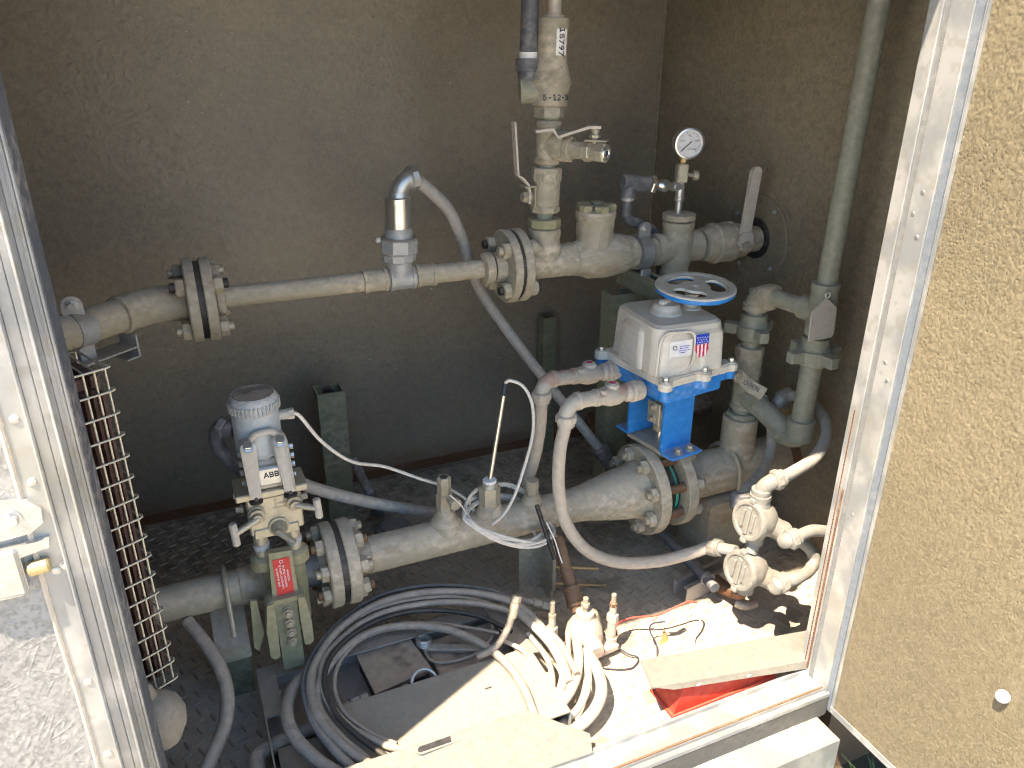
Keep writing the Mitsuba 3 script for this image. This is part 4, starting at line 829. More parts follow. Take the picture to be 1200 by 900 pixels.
put(K + '__post__bolt', capscrew((0.315, 1.93, 0.380), Z, 0.010, 0.014), 'black')
K = thing('strut_post', 'dark green strut post against the back wall behind the pale hoses', 'post')
put(K + '__post', prism(channel(0.045, 0.042, 0.004, 0.012), 0.465, frame((1.022, 2.025, 0.0), X, Y)), 'green_paint', 25)

# ================================================================== electric actuator on the wafer valve
K = thing('valve_actuator', 'dusty white and blue electric valve actuator with flag sticker and handwheel, on a blue bracket', 'actuator')
AR = rotz(0.13); AC = V(0.990, 1.372, 0)
ax_, ay_ = AR[:3, 0], AR[:3, 1]
aw = lambda a, b, z: AC + ax_ * a + ay_ * b + Z * z
def afr(z): return frame(AC + Z * z, ax_, ay_)
ROUND = lambda w, d, r, ox=0, oy=0: sbox(ox - w / 2 + r, oy - d / 2 + r, ox + w / 2 - r, oy + d / 2 - r).buffer(r, 8)
bolts = [(-.100, -.112), (0.012, -.112), (.104, -.100), (.104, .095), (0.0, .112), (-.104, .106)]
rim = unary_union([ROUND(.200, .222, .02)] + [Point(b).buffer(.0155, 10) for b in bolts]).buffer(.010, 8).buffer(-.010, 8)
put(K + '__rim', cat([prism(rim, .016, afr(.562)), prism(rim.buffer(-.003), .0035, afr(.578))]), 'actuator_white', 30)
put(K + '__base', cat([prism(rim.buffer(-.004), .019, afr(.5425)), prism(ROUND(.175, .205, .02), .022, afr(.521))]), 'actuator_blue', 30)
HR = rotz(-0.05); hx_, hy_ = HR[:3, 0], HR[:3, 1]
hw = lambda a, b, z: AC + V(-.004, -.002, 0) + hx_ * a + hy_ * b + Z * z
def loft(layers):
    """Rounded outline polygons at heights: [(polygon, z)] as one convex hull in the actuator's frame."""
    pts = []
    for poly, z in layers:
        for x, y in list(poly.exterior.coords)[:-1]: pts.append(hw(x, y, z))
    return hull(pts)
put(K + '__housing', loft([(ROUND(.180, .198, .022), .5815), (ROUND(.172, .189, .024), .672), (ROUND(.168, .185, .024), .684), (ROUND(.154, .172, .022), .690)]), 'actuator_white', 25)
put(K + '__front_bulge', loft([(ROUND(.092, .05, .022, -.036, -.081), .5815), (ROUND(.086, .05, .022, -.036, -.080), .660), (ROUND(.070, .044, .020, -.036, -.076), .676)]), 'actuator_white', 25)
put(K + '__front_bulge', loft([(ROUND(.05, .11, .02, -.074, .0), .5815), (ROUND(.048, .10, .02, -.070, .0), .664), (ROUND(.040, .08, .018, -.066, .0), .676)]), 'actuator_white', 25)
put(K + '__front_bulge', loft([(ROUND(.062, .03, .014, .055, -.089), .5815), (ROUND(.060, .03, .014, .053, -.086), .664), (ROUND(.050, .026, .012, .053, -.081), .674)]), 'actuator_white', 25)
for b in bolts:
    put(K + '__rim_bolt', capscrew(aw(b[0], b[1], .581), Z, 0.0062, 0.009), 'bright_steel')
put(K + '__cap', cat([lathe([(0, .036), (.004, .036), (.010, .031), (.018, .029), (.022, .025)], aw(-.018, -.006, .690), Z, 32), bx(aw(-.018, -.006, .716), (.046, .013, .012), rotz(.35), bev=.003)]), 'actuator_white')
sx_, sy_ = 0.052, -0.010
put(K + '__wheel_stem', lathe([(0, .023), (.004, .023), (.005, .0155), (.034, .0155)], aw(sx_, sy_, .690), Z, 26), 'actuator_white')
HW = K + '__handwheel'; hz = .7275; wn = nrm(V(-0.02, -0.07, 1)); wc = aw(sx_ + .004, sy_ - .004, hz)
wheel = Point(0, 0).buffer(.088, 32)
for i in range(3):
    a = math.radians(100 + 120 * i); wheel = wheel.difference(unary_union([Point(.050 * math.cos(a + t), .050 * math.sin(a + t)).buffer(.0175, 10) for t in np.linspace(-.42, .42, 9)]))
wheel = wheel.difference(Point(0, 0).buffer(.007))
put(HW, prism(wheel, .006, frame(wc + wn * .008, nrm(np.cross(Y, wn)), np.cross(wn, nrm(np.cross(Y, wn))))), 'actuator_white', 30)
put(HW + '__rim', ring([(.0, .078), (.0, .083), (.004, .0882), (.0125, .0895), (.0125, .080), (.006, .076)], wc, wn, 52), 'actuator_blue')
put(HW + '__face_ring', ring([(0, .0895), (.002, .0895), (.0045, .087), (.0045, .0755), (.002, .072), (-.001, .074)], wc + wn * .0126, wn, 52), 'actuator_white')
put(K + '__highlight_bead', tube([hw(-.086, -.1045, .585), hw(-.083, -.1035, .640), hw(-.077, -.1015, .668), hw(-.060, -.1005, .679), hw(-.030, -.100, .677), hw(-.008, -.1005, .676), hw(.003, -.1015, .666), hw(.006, -.103, .640), hw(.003, -.1045, .610), hw(-.012, -.106, .590), hw(-.03, -.107, .584)], .0028, 8, 6), 'actuator_white')  # white tube shaped as the highlight along the edge of the bulge
# stickers on the front face
fn2 = -hy_; up2 = nrm(Z + hy_ * .05)
s0 = hw(-.030, -.1055, .642)
put(K + '__data_sticker', bx(s0, (.054, .0012, .036), HR, bev=.0003), 'white_print', False)
ln = [bx(s0 + fn2 * .0008 + hx_ * (.007 + dx) + up2 * (.010 - .0048 * i), (w_, .0004, .0016), HR) for i, (dx, w_) in enumerate(((0, .026), (.001, .024), (-.001, .022), (.0005, .027), (-.003, .018)))]
put(K + '__data_sticker__small_print', cat(ln), 'blue_print', False, kind='stuff')
put(K + '__data_sticker__emblem', ringtube(s0 + fn2 * .0009 - hx_ * .0155 + up2 * .003, fn2, .0045, .0009, 16, 6), 'ink')
f0 = hw(.0215, -.1035, .642)
shield = Polygon([(-.0165, .026), (.0165, .026), (.0165, -.008), (.013, -.018), (.006, -.024), (0, -.028), (-.006, -.024), (-.013, -.018), (-.0165, -.008)])
put(K + '__flag_sticker', prism(shield, .0022, frame(f0, hx_, up2)), 'white_print', False, 'shield sticker with white stars on blue over red and white stripes')
put(K + '__flag_sticker__field', prism(shield.intersection(sbox(-.02, .004, .02, .03)), .0005, frame(f0 + fn2 * .0021, hx_, up2)), 'blue_print', False)
for i in range(4):
    put(K + '__flag_sticker__stripe', prism(shield.intersection(sbox(-.0165 + .0094 * i, -.03, -.0118 + .0094 * i, .0035)), .0005, frame(f0 + fn2 * .0021, hx_, up2)), 'red_print', False)
star = Polygon([(.0021 * (1 if i % 2 == 0 else .42) * math.sin(i * math.pi / 5), .0021 * (1 if i % 2 == 0 else .42) * math.cos(i * math.pi / 5)) for i in range(10)])
put(K + '__flag_sticker__stars', cat([prism(star, .0003, frame(f0 + fn2 * .0026 + hx_ * (-.0125 + .0062 * i + (.0031 if j % 2 else 0)) + up2 * (.008 + .0052 * j), hx_, up2)) for j in range(3) for i in range(5 - j % 2)]), 'white_print', False, kind='stuff')
# neck posts and the two bent blue bracket plates
for a, b in ((-.03, -.045), (.0, -.05), (.03, -.045), (0, .045)):
    put(K + '__neck_post', cyl(aw(a, b, .500), aw(a, b, .524), .0115, n=18), 'actuator_blue')
BK = K + '__bracket'
def bentplate(sgn):
    y0 = sgn * .062; o = sgn
    poly = unary_union([sbox(min(y0, y0 - o * .006), .374, max(y0, y0 - o * .006), .498), sbox(min(y0 - o * .004, y0 + o * .040), .368, max(y0 - o * .004, y0 + o * .040), .374), sbox(min(y0, y0 - o * .05), .495, max(y0, y0 - o * .05), .501)])
    poly = poly.buffer(.004, 6).buffer(-.004, 6)
    return prism(poly, .090, frame(AC - ax_ * .048, ay_, Z))
put(BK, bentplate(-1), 'actuator_blue', 25)
put(BK, bentplate(1), 'actuator_blue', 25)
for a in (-.018, .018):
    for sg in (-1, 1):
        put(K + '__bracket_nut', capscrew(aw(a, sg * .086, .374), Z, .0075, .012), 'bolt_steel')
put(K + '__coupling', cat([cyl(aw(0, 0, .395), aw(0, 0, .495), .017, n=22), hexn(aw(0, 0, .43), aw(0, 0, .455), .026, 4)]), 'bolt_steel')
put(K + '__side_plate', bx(aw(-.050, -.03, .462), (.004, .040, .052), AR, bev=.001), 'manifold_steel', False)
for zz in (.447, .477):
    put(K + '__side_plate__bolt', capscrew(aw(-.052, -.03, zz), -ax_, .005, .010), 'bolt_steel')

def seal_fitting(label, a, b, elbow_end, hose_pts, hose_label):
    """Sealing conduit body running from the actuator to an elbow, then its hose."""
    k = thing('conduit_seal', label, 'conduit fitting')
    d = nrm(b - a); L = np.linalg.norm(b - a)
    put(k + '__union', cat([cyl(a, a + d * .012, .0215, n=22), hexn(a + d * .010, a + d * .030, .0245, 8, .2, bev=.15), lathe([(.030, .0185), (.034, .0205), (.040, .0205), (.046, .0165)], a, d, 22)]), 'conduit_cast')
    put(k + '__body', lathe([(.044, .0155), (.052, .017), (.066, .0225), (.088, .0235), (.104, .019), (.112, .0175), (.118, .0190), (.126, .0190), (.128, .015)], a, d, 26), 'conduit_cast')
    q = a + d * .080 + Z * .016
    put(k + '__plug', cat([cyl(q, q + Z * .012, .0155, n=22, bev=.002), ringtube(q + Z * .012, Z, .009, .0022, 18, 6)]), 'conduit_cast')
    put(k + '__plug_recess', cyl(q + Z * .0118, q + Z * .0132, .0078, n=16), 'red_print')
    q = a + d * .108 + Z * .010 - Y * .006
    put(k + '__plug', cat([cyl(q, q + Z * .010, .0105, n=18, bev=.0015)]), 'conduit_cast')
    put(k + '__elbow', cat([elbow(b, d, -Z, .030, .0165), cyl(a + d * .120, a + d * (L - .028), .0165, n=22), lathe([(-.002, .0165), (.001, .0195), (.008, .0195), (.010, .017)], a + d * (L - .034), d, 22)]), 'conduit_cast')
    put(k + '__gland_nut', cat([hexn(b - Z * .026, b - Z * .044, .0225, 10, bev=.12), cyl(b - Z * .042, b - Z * .052, .0185, n=20)]), 'conduit_cast')
    h = thing('flexible_conduit', hose_label, 'conduit hose')
    put(h + '__hose', tube([b - Z * .045] + hose_pts, .0138, 14, 10, ribs=.012), 'hose_pale')
    return h
seal_fitting('pale cast conduit seal behind, at the upper rear left of the actuator base', V(*(0.892, 1.425, 0.541)), V(*(0.687, 1.395, 0.562)), None,
             [V(*(0.687, 1.400, 0.447)), V(*(0.685, 1.420, 0.362)), V(*(0.674, 1.440, 0.285)), V(*(0.655, 1.450, 0.226)), V(*(0.641, 1.460, 0.170))], 'pale conduit dropping behind the lower pipe from the rear seal fitting')
seal_fitting('pale cast conduit seal in front, at the lower front left of the actuator base', V(*(0.881, 1.305, 0.542)), V(*(0.685, 1.275, 0.560)), None,
             [V(*(0.671, 1.272, 0.450)), V(*(0.670, 1.268, 0.359)), V(*(0.689, 1.262, 0.272)), V(*(0.736, 1.250, 0.199)), V(*(0.808, 1.230, 0.159)), V(*(0.895, 1.205, 0.153)), V(*(0.969, 1.180, 0.171)), V(*(1.022, 1.165, 0.190))], 'pale conduit sweeping in front of the lower pipe to the lower junction box')

# ================================================================== piping by the right wall
K = thing('bypass_piping', 'grey green threaded bypass pipes with two winged unions, by the right wall', 'pipe')
CX, CY = 1.231, 1.37
cz = lambda z, dx=0.0, dy=0.0: V(CX + dx, CY + dy, z)
put(K + '__bushing', cat([hexn(cz(.383), cz(.397), .0375, 8, .3, bev=.08), lathe([(0, .024), (.018, .024)], cz(.395), Z, 24)]), 'pipe_green')
put(K + '__tee', cat([lathe([(0, .030), (.002, .032), (.012, .032), (.014, .029), (.070, .029), (.072, .0315), (.08, .0315), (.082, .028)], cz(.408), Z, 28), cyl(cz(.445), cz(.436, .004, -.052), .029, n=26)]), 'pipe_green')
put(K + '__valve_body', cat([hexn(cz(.490), cz(.512), .034, 8, .2, bev=.08), cyl(cz(.510), cz(.548), .032, n=28), hexn(cz(.545), cz(.570), .034, 8, .2, bev=.08)]), 'tan_paint')
put(K + '__nipple', cyl(cz(.565), cz(.71), .0215, n=24), 'pipe_green')
def union_nut(k, c, wings, a0, mat='pipe_green'):
    w = Point(0, 0).buffer(.038, 16)
    for i in range(wings):
        a = a0 + i * 2 * math.pi / wings
        w = w.union(Polygon([(.02 * math.cos(a + .9), .02 * math.sin(a + .9)), (.068 * math.cos(a + .16), .068 * math.sin(a + .16)), (.068 * math.cos(a - .16), .068 * math.sin(a - .16)), (.02 * math.cos(a - .9), .02 * math.sin(a - .9))]))
    w = w.buffer(.006, 6).buffer(-.010, 6).buffer(.004, 6)
    put(k, cat([prism(w, .024, frame(np.asarray(c) - Z * .012, X, Y)), lathe([(-.024, .030), (-.020, .034), (.014, .034), (.018, .031), (.040, .029)], c, Z, 30)]), mat, 30)
union_nut(K + '__winged_union', cz(.612), 3, .25)
put(K + '__elbow', cat([lathe([(0, .030), (.014, .030), (.016, .027)], cz(.662), Z, 26), elbow(cz(.704), Z, V(.12, -.99, -.03), .036, .0265), lathe([(.028, .029), (.040, .0305), (.048, .0305), (.050, .026)], cz(.704), V(.12, -.99, -.03), 26)]), 'tan_paint')
FX, FY = 1.262, 1.20
fz = lambda z, dx=0.0, dy=0.0: V(FX + dx + .020 * (z - .69), FY + dy, z)
put(K + '__pipe', cyl(cz(.704, .005, -.045), fz(.702, 0, .0), .0195, n=24), 'pipe_green')
put(K + '__pipe', cyl(fz(.70), fz(1.95), .0215, n=26), 'pipe_green')
put(K + '__coupling', cat([lathe([(0, .0275), (.001, .029), (.02, .029), (.10, .0285), (.101, .030), (.116, .030), (.117, .026)], fz(.652), Z, 28), cyl(fz(.702), fz(.702, -.006, .05), .0275, n=24)]), 'pipe_green')
put(K + '__nipple', cyl(fz(.57), fz(.66), .0225, n=24), 'pipe_green')
union_nut(K + '__winged_union', fz(.606), 4, -1.62)
put(K + '__pipe', cyl(fz(.42), fz(.59), .0235, n=26), 'pipe_green')
put(K + '__elbow', cat([lathe([(0, .029), (.002, .031), (.05, .031), (.052, .028)], fz(.395), Z, 28), elbow(fz(.392), -Z, V(-.08, 1, .12), .030, .029), lathe([(0, .030), (.01, .031), (.018, .031), (.02, .026)], fz(.392, -.002, .03), V(-.08, 1, .12), 26)]), 'pipe_green')
put(K + '__pipe', cyl(fz(.395, -.002, .03), cz(.440, .002, -.03), .0255, n=26), 'pipe_green')
so = V(*(1.162, 1.330, 0.520))
put(K + '__valve_stem', cat([cyl(so + Y * .03, so - Y * .004, .009, n=14), hexn(so - Y * .002, so - Y * .012, .012)]), 'bolt_steel')
put(K + '__valve_lever', strap([so, so + V(.012, -.004, -.004), V(*(1.177, 1.290, 0.505)), V(*(1.200, 1.270, 0.490))], .030, .006, V(.1, .25, 1)), 'tan_paint', False, 'flat tan valve lever with worn lettering')
lm = V(*(1.174, 1.287, 0.509)); ldx = nrm(V(*(1.200, 1.270, 0.490)) - V(*(1.164, 1.300, 0.514)))
ldn = nrm(np.cross(ldx, nrm(V(.1, .25, 1)))); ldn = ldn if ldn[1] < 0 else -ldn
put(K + '__valve_lever__lettering', words('OPEN', .011, lm + ldn * .0036, ldx, np.cross(ldn, ldx), .0004), 'ink', False, kind='stuff')
K = thing('pipe_tag', 'blank pale house shaped metal tag hanging in front of the tall front bypass pipe', 'tag')
tc = V(*(1.229, 1.163, 0.705))
put(K + '__plate', prism(Polygon([(-.036, -.046), (.030, -.046), (.036, -.040), (.036, .018), (.002, .044), (-.036, .018)]), .003, frame(tc, nrm(V(1, .05, 0)), nrm(V(.03, .06, 1)))), 'grip_grey', False)
put(K + '__loop', ringtube(tc + V(.003, -.001, .050), V(0, 1, 0), .006, .0018, 18, 6), 'grip_grey')
K = thing('pipe', 'dark dusty pipe stub in the shade behind the blue bracket', 'pipe')
put(K + '__barrel', cyl(V(1.02, 1.72, .235), V(1.399, 1.72, .235), .035, n=30), 'dusty_brown')
put(K + '__collar', cyl(V(1.01, 1.72, .235), V(1.04, 1.72, .235), .041, n=30), 'rust')

# junction boxes by the right jamb
def junction_box(label, c, up_hub, out_dir):
    k = thing('junction_box', label, 'junction box')
    d = nrm(V(-.97, -.10, .14))
    put(k + '__body', lathe([(-.040, .012), (-.036, .023), (-.027, .034), (-.012, .0405), (.0, .042), (.018, .042)], c, d, 36), 'cast_sun_dimmed')
    put(k + '__cover', lathe([(.018, .043), (.019, .0452), (.026, .0452), (.030, .043), (.031, .038), (.030, .035), (.027, .0335), (.027, 0.0)], c, d, 36), 'cast_sun_dimmed')
    a, b, _ = basis(d)
    put(k + '__cover__bridge', cat([bx(c + d * .029, (.010, .064, .008), np.stack([a, b, d], 1), bev=.002), bx(c + d * .0285 + a * .014, (.006, .04, .006), np.stack([a, b, d], 1), bev=.001), bx(c + d * .0285 - a * .014, (.006, .04, .006), np.stack([a, b, d], 1), bev=.001)]), 'cast_sun_dimmed')
    for s_ in (-1, 1):
        put(k + '__cover__lug', bx(c + d * .026 + b * s_ * .047, (.016, .012, .014), np.stack([a, b, d], 1), bev=.003), 'cast_sun_dimmed')
    h = nrm(out_dir)
    put(k + '__outlet_hub', lathe([(.028, .026), (.050, .022), (.056, .0235), (.066, .0235), (.068, .018)], c, h, 24), 'cast_sun_dimmed')
    if up_hub:
        put(k + '__upper_hub', lathe([(.034, .024), (.046, .021), (.052, .0225), (.062, .0225), (.064, .018)], c, Z, 24), 'cast_sun_dimmed')
    put(k + '__lower_hub', lathe([(.034, .024), (.046, .020), (.060, .020)], c, -Z, 24), 'cast_sun_dimmed')
    return k
J1, J2 = V(*(1.057, 1.085, 0.298)), V(*(1.042, 1.075, 0.179))
o1, o2 = V(.75, -.52, -.42), V(.75, -.55, -.38)
junction_box('upper cast junction box with round cover, half in sun beside the right jamb', J1, True, o1)
junction_box('lower cast junction box with round bridged cover, sunlit, nearest the floor by the right jamb', J2, False, o2)
k = thing('conduit_gland', 'pale gland joining the front conduit to the back of the lower junction box', 'conduit fitting')
g0, g1 = V(*(1.010, 1.168, 0.186)), J2 + V(-.012, .03, .03)
put(k + '__nut', cat([hexn(g0, g0 + nrm(g1 - g0) * .022, .0215, 10, bev=.15), cyl(g0 + nrm(g1 - g0) * .02, g0 + nrm(g1 - g0) * .030, .0185, n=20)]), 'cast_sun_dimmed')
put(k + '__nipple', cyl(g0 + nrm(g1 - g0) * .028, g1, .0125, n=18), 'galvanised_dusty')
whole('conduit_nipple', cyl(J1 - Z * .05, J2 + Z * .04, .0155, n=20), 'cast_sun_dimmed', 'short upright nipple joining the upper and lower junction boxes', 'pipe fitting')
def conduit_elbow(label, a, d0, b, d1):
    k = thing('conduit_elbow', label, 'conduit fitting')
    d0, d1 = nrm(d0), nrm(d1)
    t = np.linspace(0, 1, 12)[:, None]; L = np.linalg.norm(b - a) * .4
    pts = a * (1 - t) ** 3 + 3 * (a + d0 * L) * t * (1 - t) ** 2 + 3 * (b - d1 * L) * t * t * (1 - t) + b * t ** 3
    put(k + '__bend', tube(pts, .0165, 16, curve=False), 'cast_sun_dimmed')
    put(k + '__collar', lathe([(-.004, .0185), (0, .0205), (.012, .0205), (.014, .0175)], a, d0, 22), 'cast_sun_dimmed')
    put(k + '__gland_nut', cat([hexn(b - d1 * .004, b + d1 * .014, .0225, 8, bev=.15), cyl(b + d1 * .012, b + d1 * .020, .0185, n=20)]), 'cast_sun_dimmed')
    return b + d1 * .016, d1
e, d = conduit_elbow('pale conduit elbow on top of the upper junction box', J1 + Z * .062, Z, V(*(1.080, 1.075, 0.393)), V(.93, -.1, .18))
k = thing('flexible_conduit', 'grey conduit bending wide along the right wall above the upper junction box', 'conduit hose')
put(k + '__hose', tube([e, V(*(1.144, 1.090, 0.391)), V(*(1.230, 1.120, 0.390)), V(*(1.287, 1.150, 0.411)), V(*(1.322, 1.190, 0.429)), V(*(1.348, 1.250, 0.438)), V(*(1.336, 1.290, 0.448)), V(*(1.316, 1.310, 0.450))], .0135, 14, 8), 'conduit_grey')
q = V(*(1.300, 1.320, 0.440))
put(k + '__end_fitting', cat([cyl(q + V(.03, 0, .008), q, .018, n=20), elbow(q - X * .004, -X, -Z, .02, .0175)]), 'galvanised_dusty')
put(k + '__brass_ferrule', hexn(q + V(-.004, -.02, -.016), q + V(-.004, -.02, -.044), .0175, 8), 'brass')
k = thing('flexible_conduit', 'grey conduit dropping behind the junction box from under the bypass elbow', 'conduit hose')
put(k + '__hose', tube([V(*(1.278, 1.320, 0.400)), V(*(1.275, 1.300, 0.349)), V(*(1.247, 1.270, 0.315)), V(*(1.175, 1.220, 0.308)), V(*(1.098, 1.170, 0.317)), V(*(1.055, 1.140, 0.316))], .0130, 14, 8), 'conduit_grey')
q = V(*(1.058, 1.145, 0.323))
put(k + '__end_fitting', cat([lathe([(-.03, .020), (-.026, .024), (0, .024), (.006, .019)], q, V(.1, .3, .9), 20)]), 'hose_blue')
e, d = conduit_elbow('sunlit conduit elbow leaving the upper junction box towards the jamb', J1 + nrm(o1) * .060, o1, V(*(1.065, 0.995, 0.300)), V(1, -.05, .12))
k = thing('flexible_conduit', 'short sunlit conduit stub pointing at the jamb with cut end', 'conduit hose')
put(k + '__hose', tube([e, e + V(.04, -.002, .006), V(*(1.156, 0.985, 0.301))], .0125, 14), 'cast_sun_dimmed')
e2, d2 = conduit_elbow('sunlit conduit elbow leaving the lower junction box beside the floor', J2 + nrm(o2) * .060, o2, V(*(1.047, 0.985, 0.201)), V(1, .1, .12))
k = thing('flexible_conduit', 'sunlit conduit loop joining the two junction box outlets above its ring shaped shadow', 'conduit hose')
put(k + '__hose', tube([e2, V(*(1.085, 0.980, 0.206)), V(*(1.131, 0.990, 0.207)), V(*(1.151, 1.000, 0.223)), V(*(1.144, 1.010, 0.245)), V(*(1.124, 1.020, 0.263)), V(*(1.100, 1.030, 0.277))], .0135, 14, 8), 'cast_sun_dimmed')
k = thing('pipe', 'rusty threaded pipe elbow leading from below the lower junction box to the floor', 'pipe')
put(k + '__barrel', tube([J2 + V(-.01, .01, -.055), V(*(1.082, 1.132, 0.060)), V(*(1.088, 1.185, 0.030)), V(*(1.085, 1.221, 0.030))], .017, 14), 'rust')
put(k + '__end', tube([V(*(1.083, 1.139, 0.025)), V(*(1.096, 1.124, 0.022)), V(*(1.128, 1.123, 0.020))], .011, 12), 'conduit_cast')

# ================================================================== on the floor
# the open wireway box under the hoses
K = thing('wireway', 'long open galvanised wireway box with dusty lid, on the floor below the hose coil', 'wireway')
x0, x1, yb, ym, yf, zt = .018, .545, 1.305, 1.140, .955, .080
put(K + '__tray', cat([bx(((x0 + x1) / 2, (ym + yb) / 2, .026), (x1 - x0, yb - ym, .003)), bx(((x0 + x1) / 2, yb, .052), (x1 - x0, .003, .056)), bx(((x0 + x1) / 2, yb - .018, zt - .001), (x1 - x0, .036, .003)),
                       bx((x0, (yf + yb) / 2, .04), (.003, yb - yf, .08)), bx((x0 + .017, (ym + .03 + yb - .037) / 2, zt - .0010), (.033, yb - .037 - ym - .03, .003)), bx((x1, (yf + yb) / 2, .04), (.003, yb - yf, .08))]), 'galvanised_dusty', False)
put(K + '__end_flange', hull([(x1 - .03, ym - .01, zt + .002), (x1 - .03, ym - .01, zt + .005), (x1 + .012, ym - .02, zt + .002), (x1 + .012, ym - .02, zt + .005), (x1 - .012, yb, zt + .002), (x1 - .012, yb, zt + .005), (x1 - .044, yb, zt + .002), (x1 - .044, yb, zt + .005)]), 'galvanised_dusty', False)
put(K + '__lid', cat([bx(((x0 + .10 + x1) / 2, (yf + ym) / 2, zt + .002), (x1 - x0 - .10, ym - yf, .003)), bx(((x0 + .10 + x1) / 2, ym + .0015, zt - .006), (x1 - x0 - .10, .003, .016))]), 'lid_paint', False)
put(K + '__lid_end', bx((x0 + .056, (yf + ym - .02) / 2, zt - .028), (.092, ym - yf - .03, .003)), 'galvanised_dusty', False)
put(K + '__lid_slot', bx((.425, 1.07, zt + .0038), (.014, .003, .0012)), 'black', False)
for xx, yy in ((.045, 1.275), (.05, 1.225), (.19, 1.29)):
    put(K + '__screw', capscrew((xx, yy, zt), Z, .0035, .004), 'bolt_steel')
K = thing('dusty_box', 'square dust caked brown box lying in the wireway', 'box')
put(K + '__lid', prism(Polygon([(.212, 1.279), (.327, 1.316 - .022), (.345, 1.178), (.222, 1.158)][::-1]), .008, frame((0, 0, .060), X, Y)), 'dusty_brown', False)
put(K + '__body', prism(Polygon([(.216, 1.274), (.322, 1.288), (.340, 1.182), (.226, 1.163)][::-1]), .030, frame((0, 0, .0285), X, Y)), 'black', False)
for dx in (-.03, .01):
    put(K + '__latch', bx((.275 + dx, 1.163 + dx * .17, .054), (.014, .012, .012), bev=.002), 'bolt_steel', False)
K = thing('dusty_box', 'flat dusty pinkish box beside the square one, with a coiled wire on it', 'box')
put(K + '__lid', bx((.440, 1.215, .046), (.165, .125, .012), rotz(.04), bev=.003), 'dusty_brown', False)
put(K + '__terminal_strip', bx((.405, 1.225, .060), (.12, .020, .012), rotz(-.42), bev=.003), 'hose_grey', False)
put(K + '__coil', cat([ringtube((.352, 1.255, .066 + .0045 * i), V(.15, .1, 1), .014, .0032, 18, 8) for i in range(4)]), 'galvanised')
put(K + '__wire', tube([(.348, 1.243, .066), (.352, 1.205, .064), (.385, 1.188, .062), (.44, 1.186, .064), (.485, 1.205, .075), (.50, 1.235, .09)], .0034, 8), 'galvanised_dusty')
whole('handle_ring', ringtube((.318, 1.146, .070), V(.1, -.75, .7), .026, .0038, 28, 10), 'galvanised', 'galvanised ring handle standing at the lip of the wireway lid', 'handle')
K = thing('cable_gland', 'galvanised gland with conduit entering the square dusty box from the left', 'cable gland')
put(K + '__nut', cat([hexn((.172, 1.160, .052), (.192, 1.165, .052), .0185, 8, bev=.15), hexn((.192, 1.165, .052), (.21, 1.169, .052), .0165, 8)]), 'galvanised')
put(K + '__conduit', tube([(.174, 1.160, .052), (.14, 1.153, .048), (.10, 1.148, .045), (.06, 1.142, .044), (.0, 1.12, .05), (-.012, 1.08, .055), (-.01, 1.00, .05), (.0, .95, .05)], .0155, 14), 'hose_grey')

# coil of hoses and cables
def hose(label, pts, r, mat='hose_grey', group='hoses coiled on the floor', ribs=0.0):
    k = numbered('coiled_hose')
    scene[k] = mikit.ply(tube(pts, r * 0.88, 12, 9, ribs=ribs), 'mat_' + mat, 35)
    labels[k] = {'label': label, 'category': 'hose', 'group': group}
    return k
hose('outermost hose of the coil, arching highest over the wireway and ending among the sunlit bundle', [V(*(0.584, 1.031, 0.070)), V(*(0.593, 1.099, 0.085)), V(*(0.585, 1.176, 0.100)), V(*(0.559, 1.240, 0.115)), V(*(0.499, 1.290, 0.125)), V(*(0.414, 1.329, 0.130)), V(*(0.332, 1.346, 0.130)), V(*(0.255, 1.341, 0.125)), V(*(0.178, 1.300, 0.120)), V(*(0.122, 1.231, 0.115)), V(*(0.103, 1.168, 0.110)), V(*(0.109, 1.096, 0.105)), V(*(0.137, 1.027, 0.100)), V(*(0.176, 0.973, 0.090))], .0095)
hose('thin dark hose just inside the outermost loop of the coil', [V(*(0.602, 1.037, 0.080)), V(*(0.605, 1.124, 0.090)), V(*(0.579, 1.182, 0.100)), V(*(0.530, 1.241, 0.110)), V(*(0.457, 1.284, 0.120)), V(*(0.380, 1.314, 0.120)), V(*(0.297, 1.323, 0.120)), V(*(0.224, 1.308, 0.115)), V(*(0.155, 1.260, 0.110)), V(*(0.130, 1.210, 0.108)), V(*(0.129, 1.139, 0.105)), V(*(0.152, 1.073, 0.100)), V(*(0.189, 1.022, 0.098)), V(*(0.226, 0.987, 0.097)), V(*(0.268, 0.972, 0.098))], .0078)
hose('ribbed dusty hose crossing the square dusty box, its right end blazing in the sun', [V(*(0.479, 0.946, 0.060)), V(*(0.479, 0.984, 0.087)), V(*(0.483, 1.047, 0.095)), V(*(0.473, 1.118, 0.098)), V(*(0.446, 1.180, 0.100)), V(*(0.401, 1.237, 0.102)), V(*(0.338, 1.276, 0.104)), V(*(0.268, 1.291, 0.105)), V(*(0.205, 1.274, 0.105)), V(*(0.146, 1.222, 0.105)), V(*(0.117, 1.176, 0.105)), V(*(0.112, 1.123, 0.100)), V(*(0.135, 1.052, 0.096)), V(*(0.168, 0.992, 0.090))], .0098, ribs=.03)
hose('thin dusty cable between the outermost hose and the ribbed hose of the coil', [V(*(0.560, 1.210, 0.105)), V(*(0.508, 1.262, 0.115)), V(*(0.445, 1.305, 0.122)), V(*(0.366, 1.330, 0.124)), V(*(0.284, 1.338, 0.122)), V(*(0.213, 1.321, 0.118)), V(*(0.150, 1.273, 0.112)), V(*(0.114, 1.199, 0.112)), V(*(0.107, 1.123, 0.108)), V(*(0.128, 1.057, 0.102)), V(*(0.160, 0.998, 0.096))], .0052)
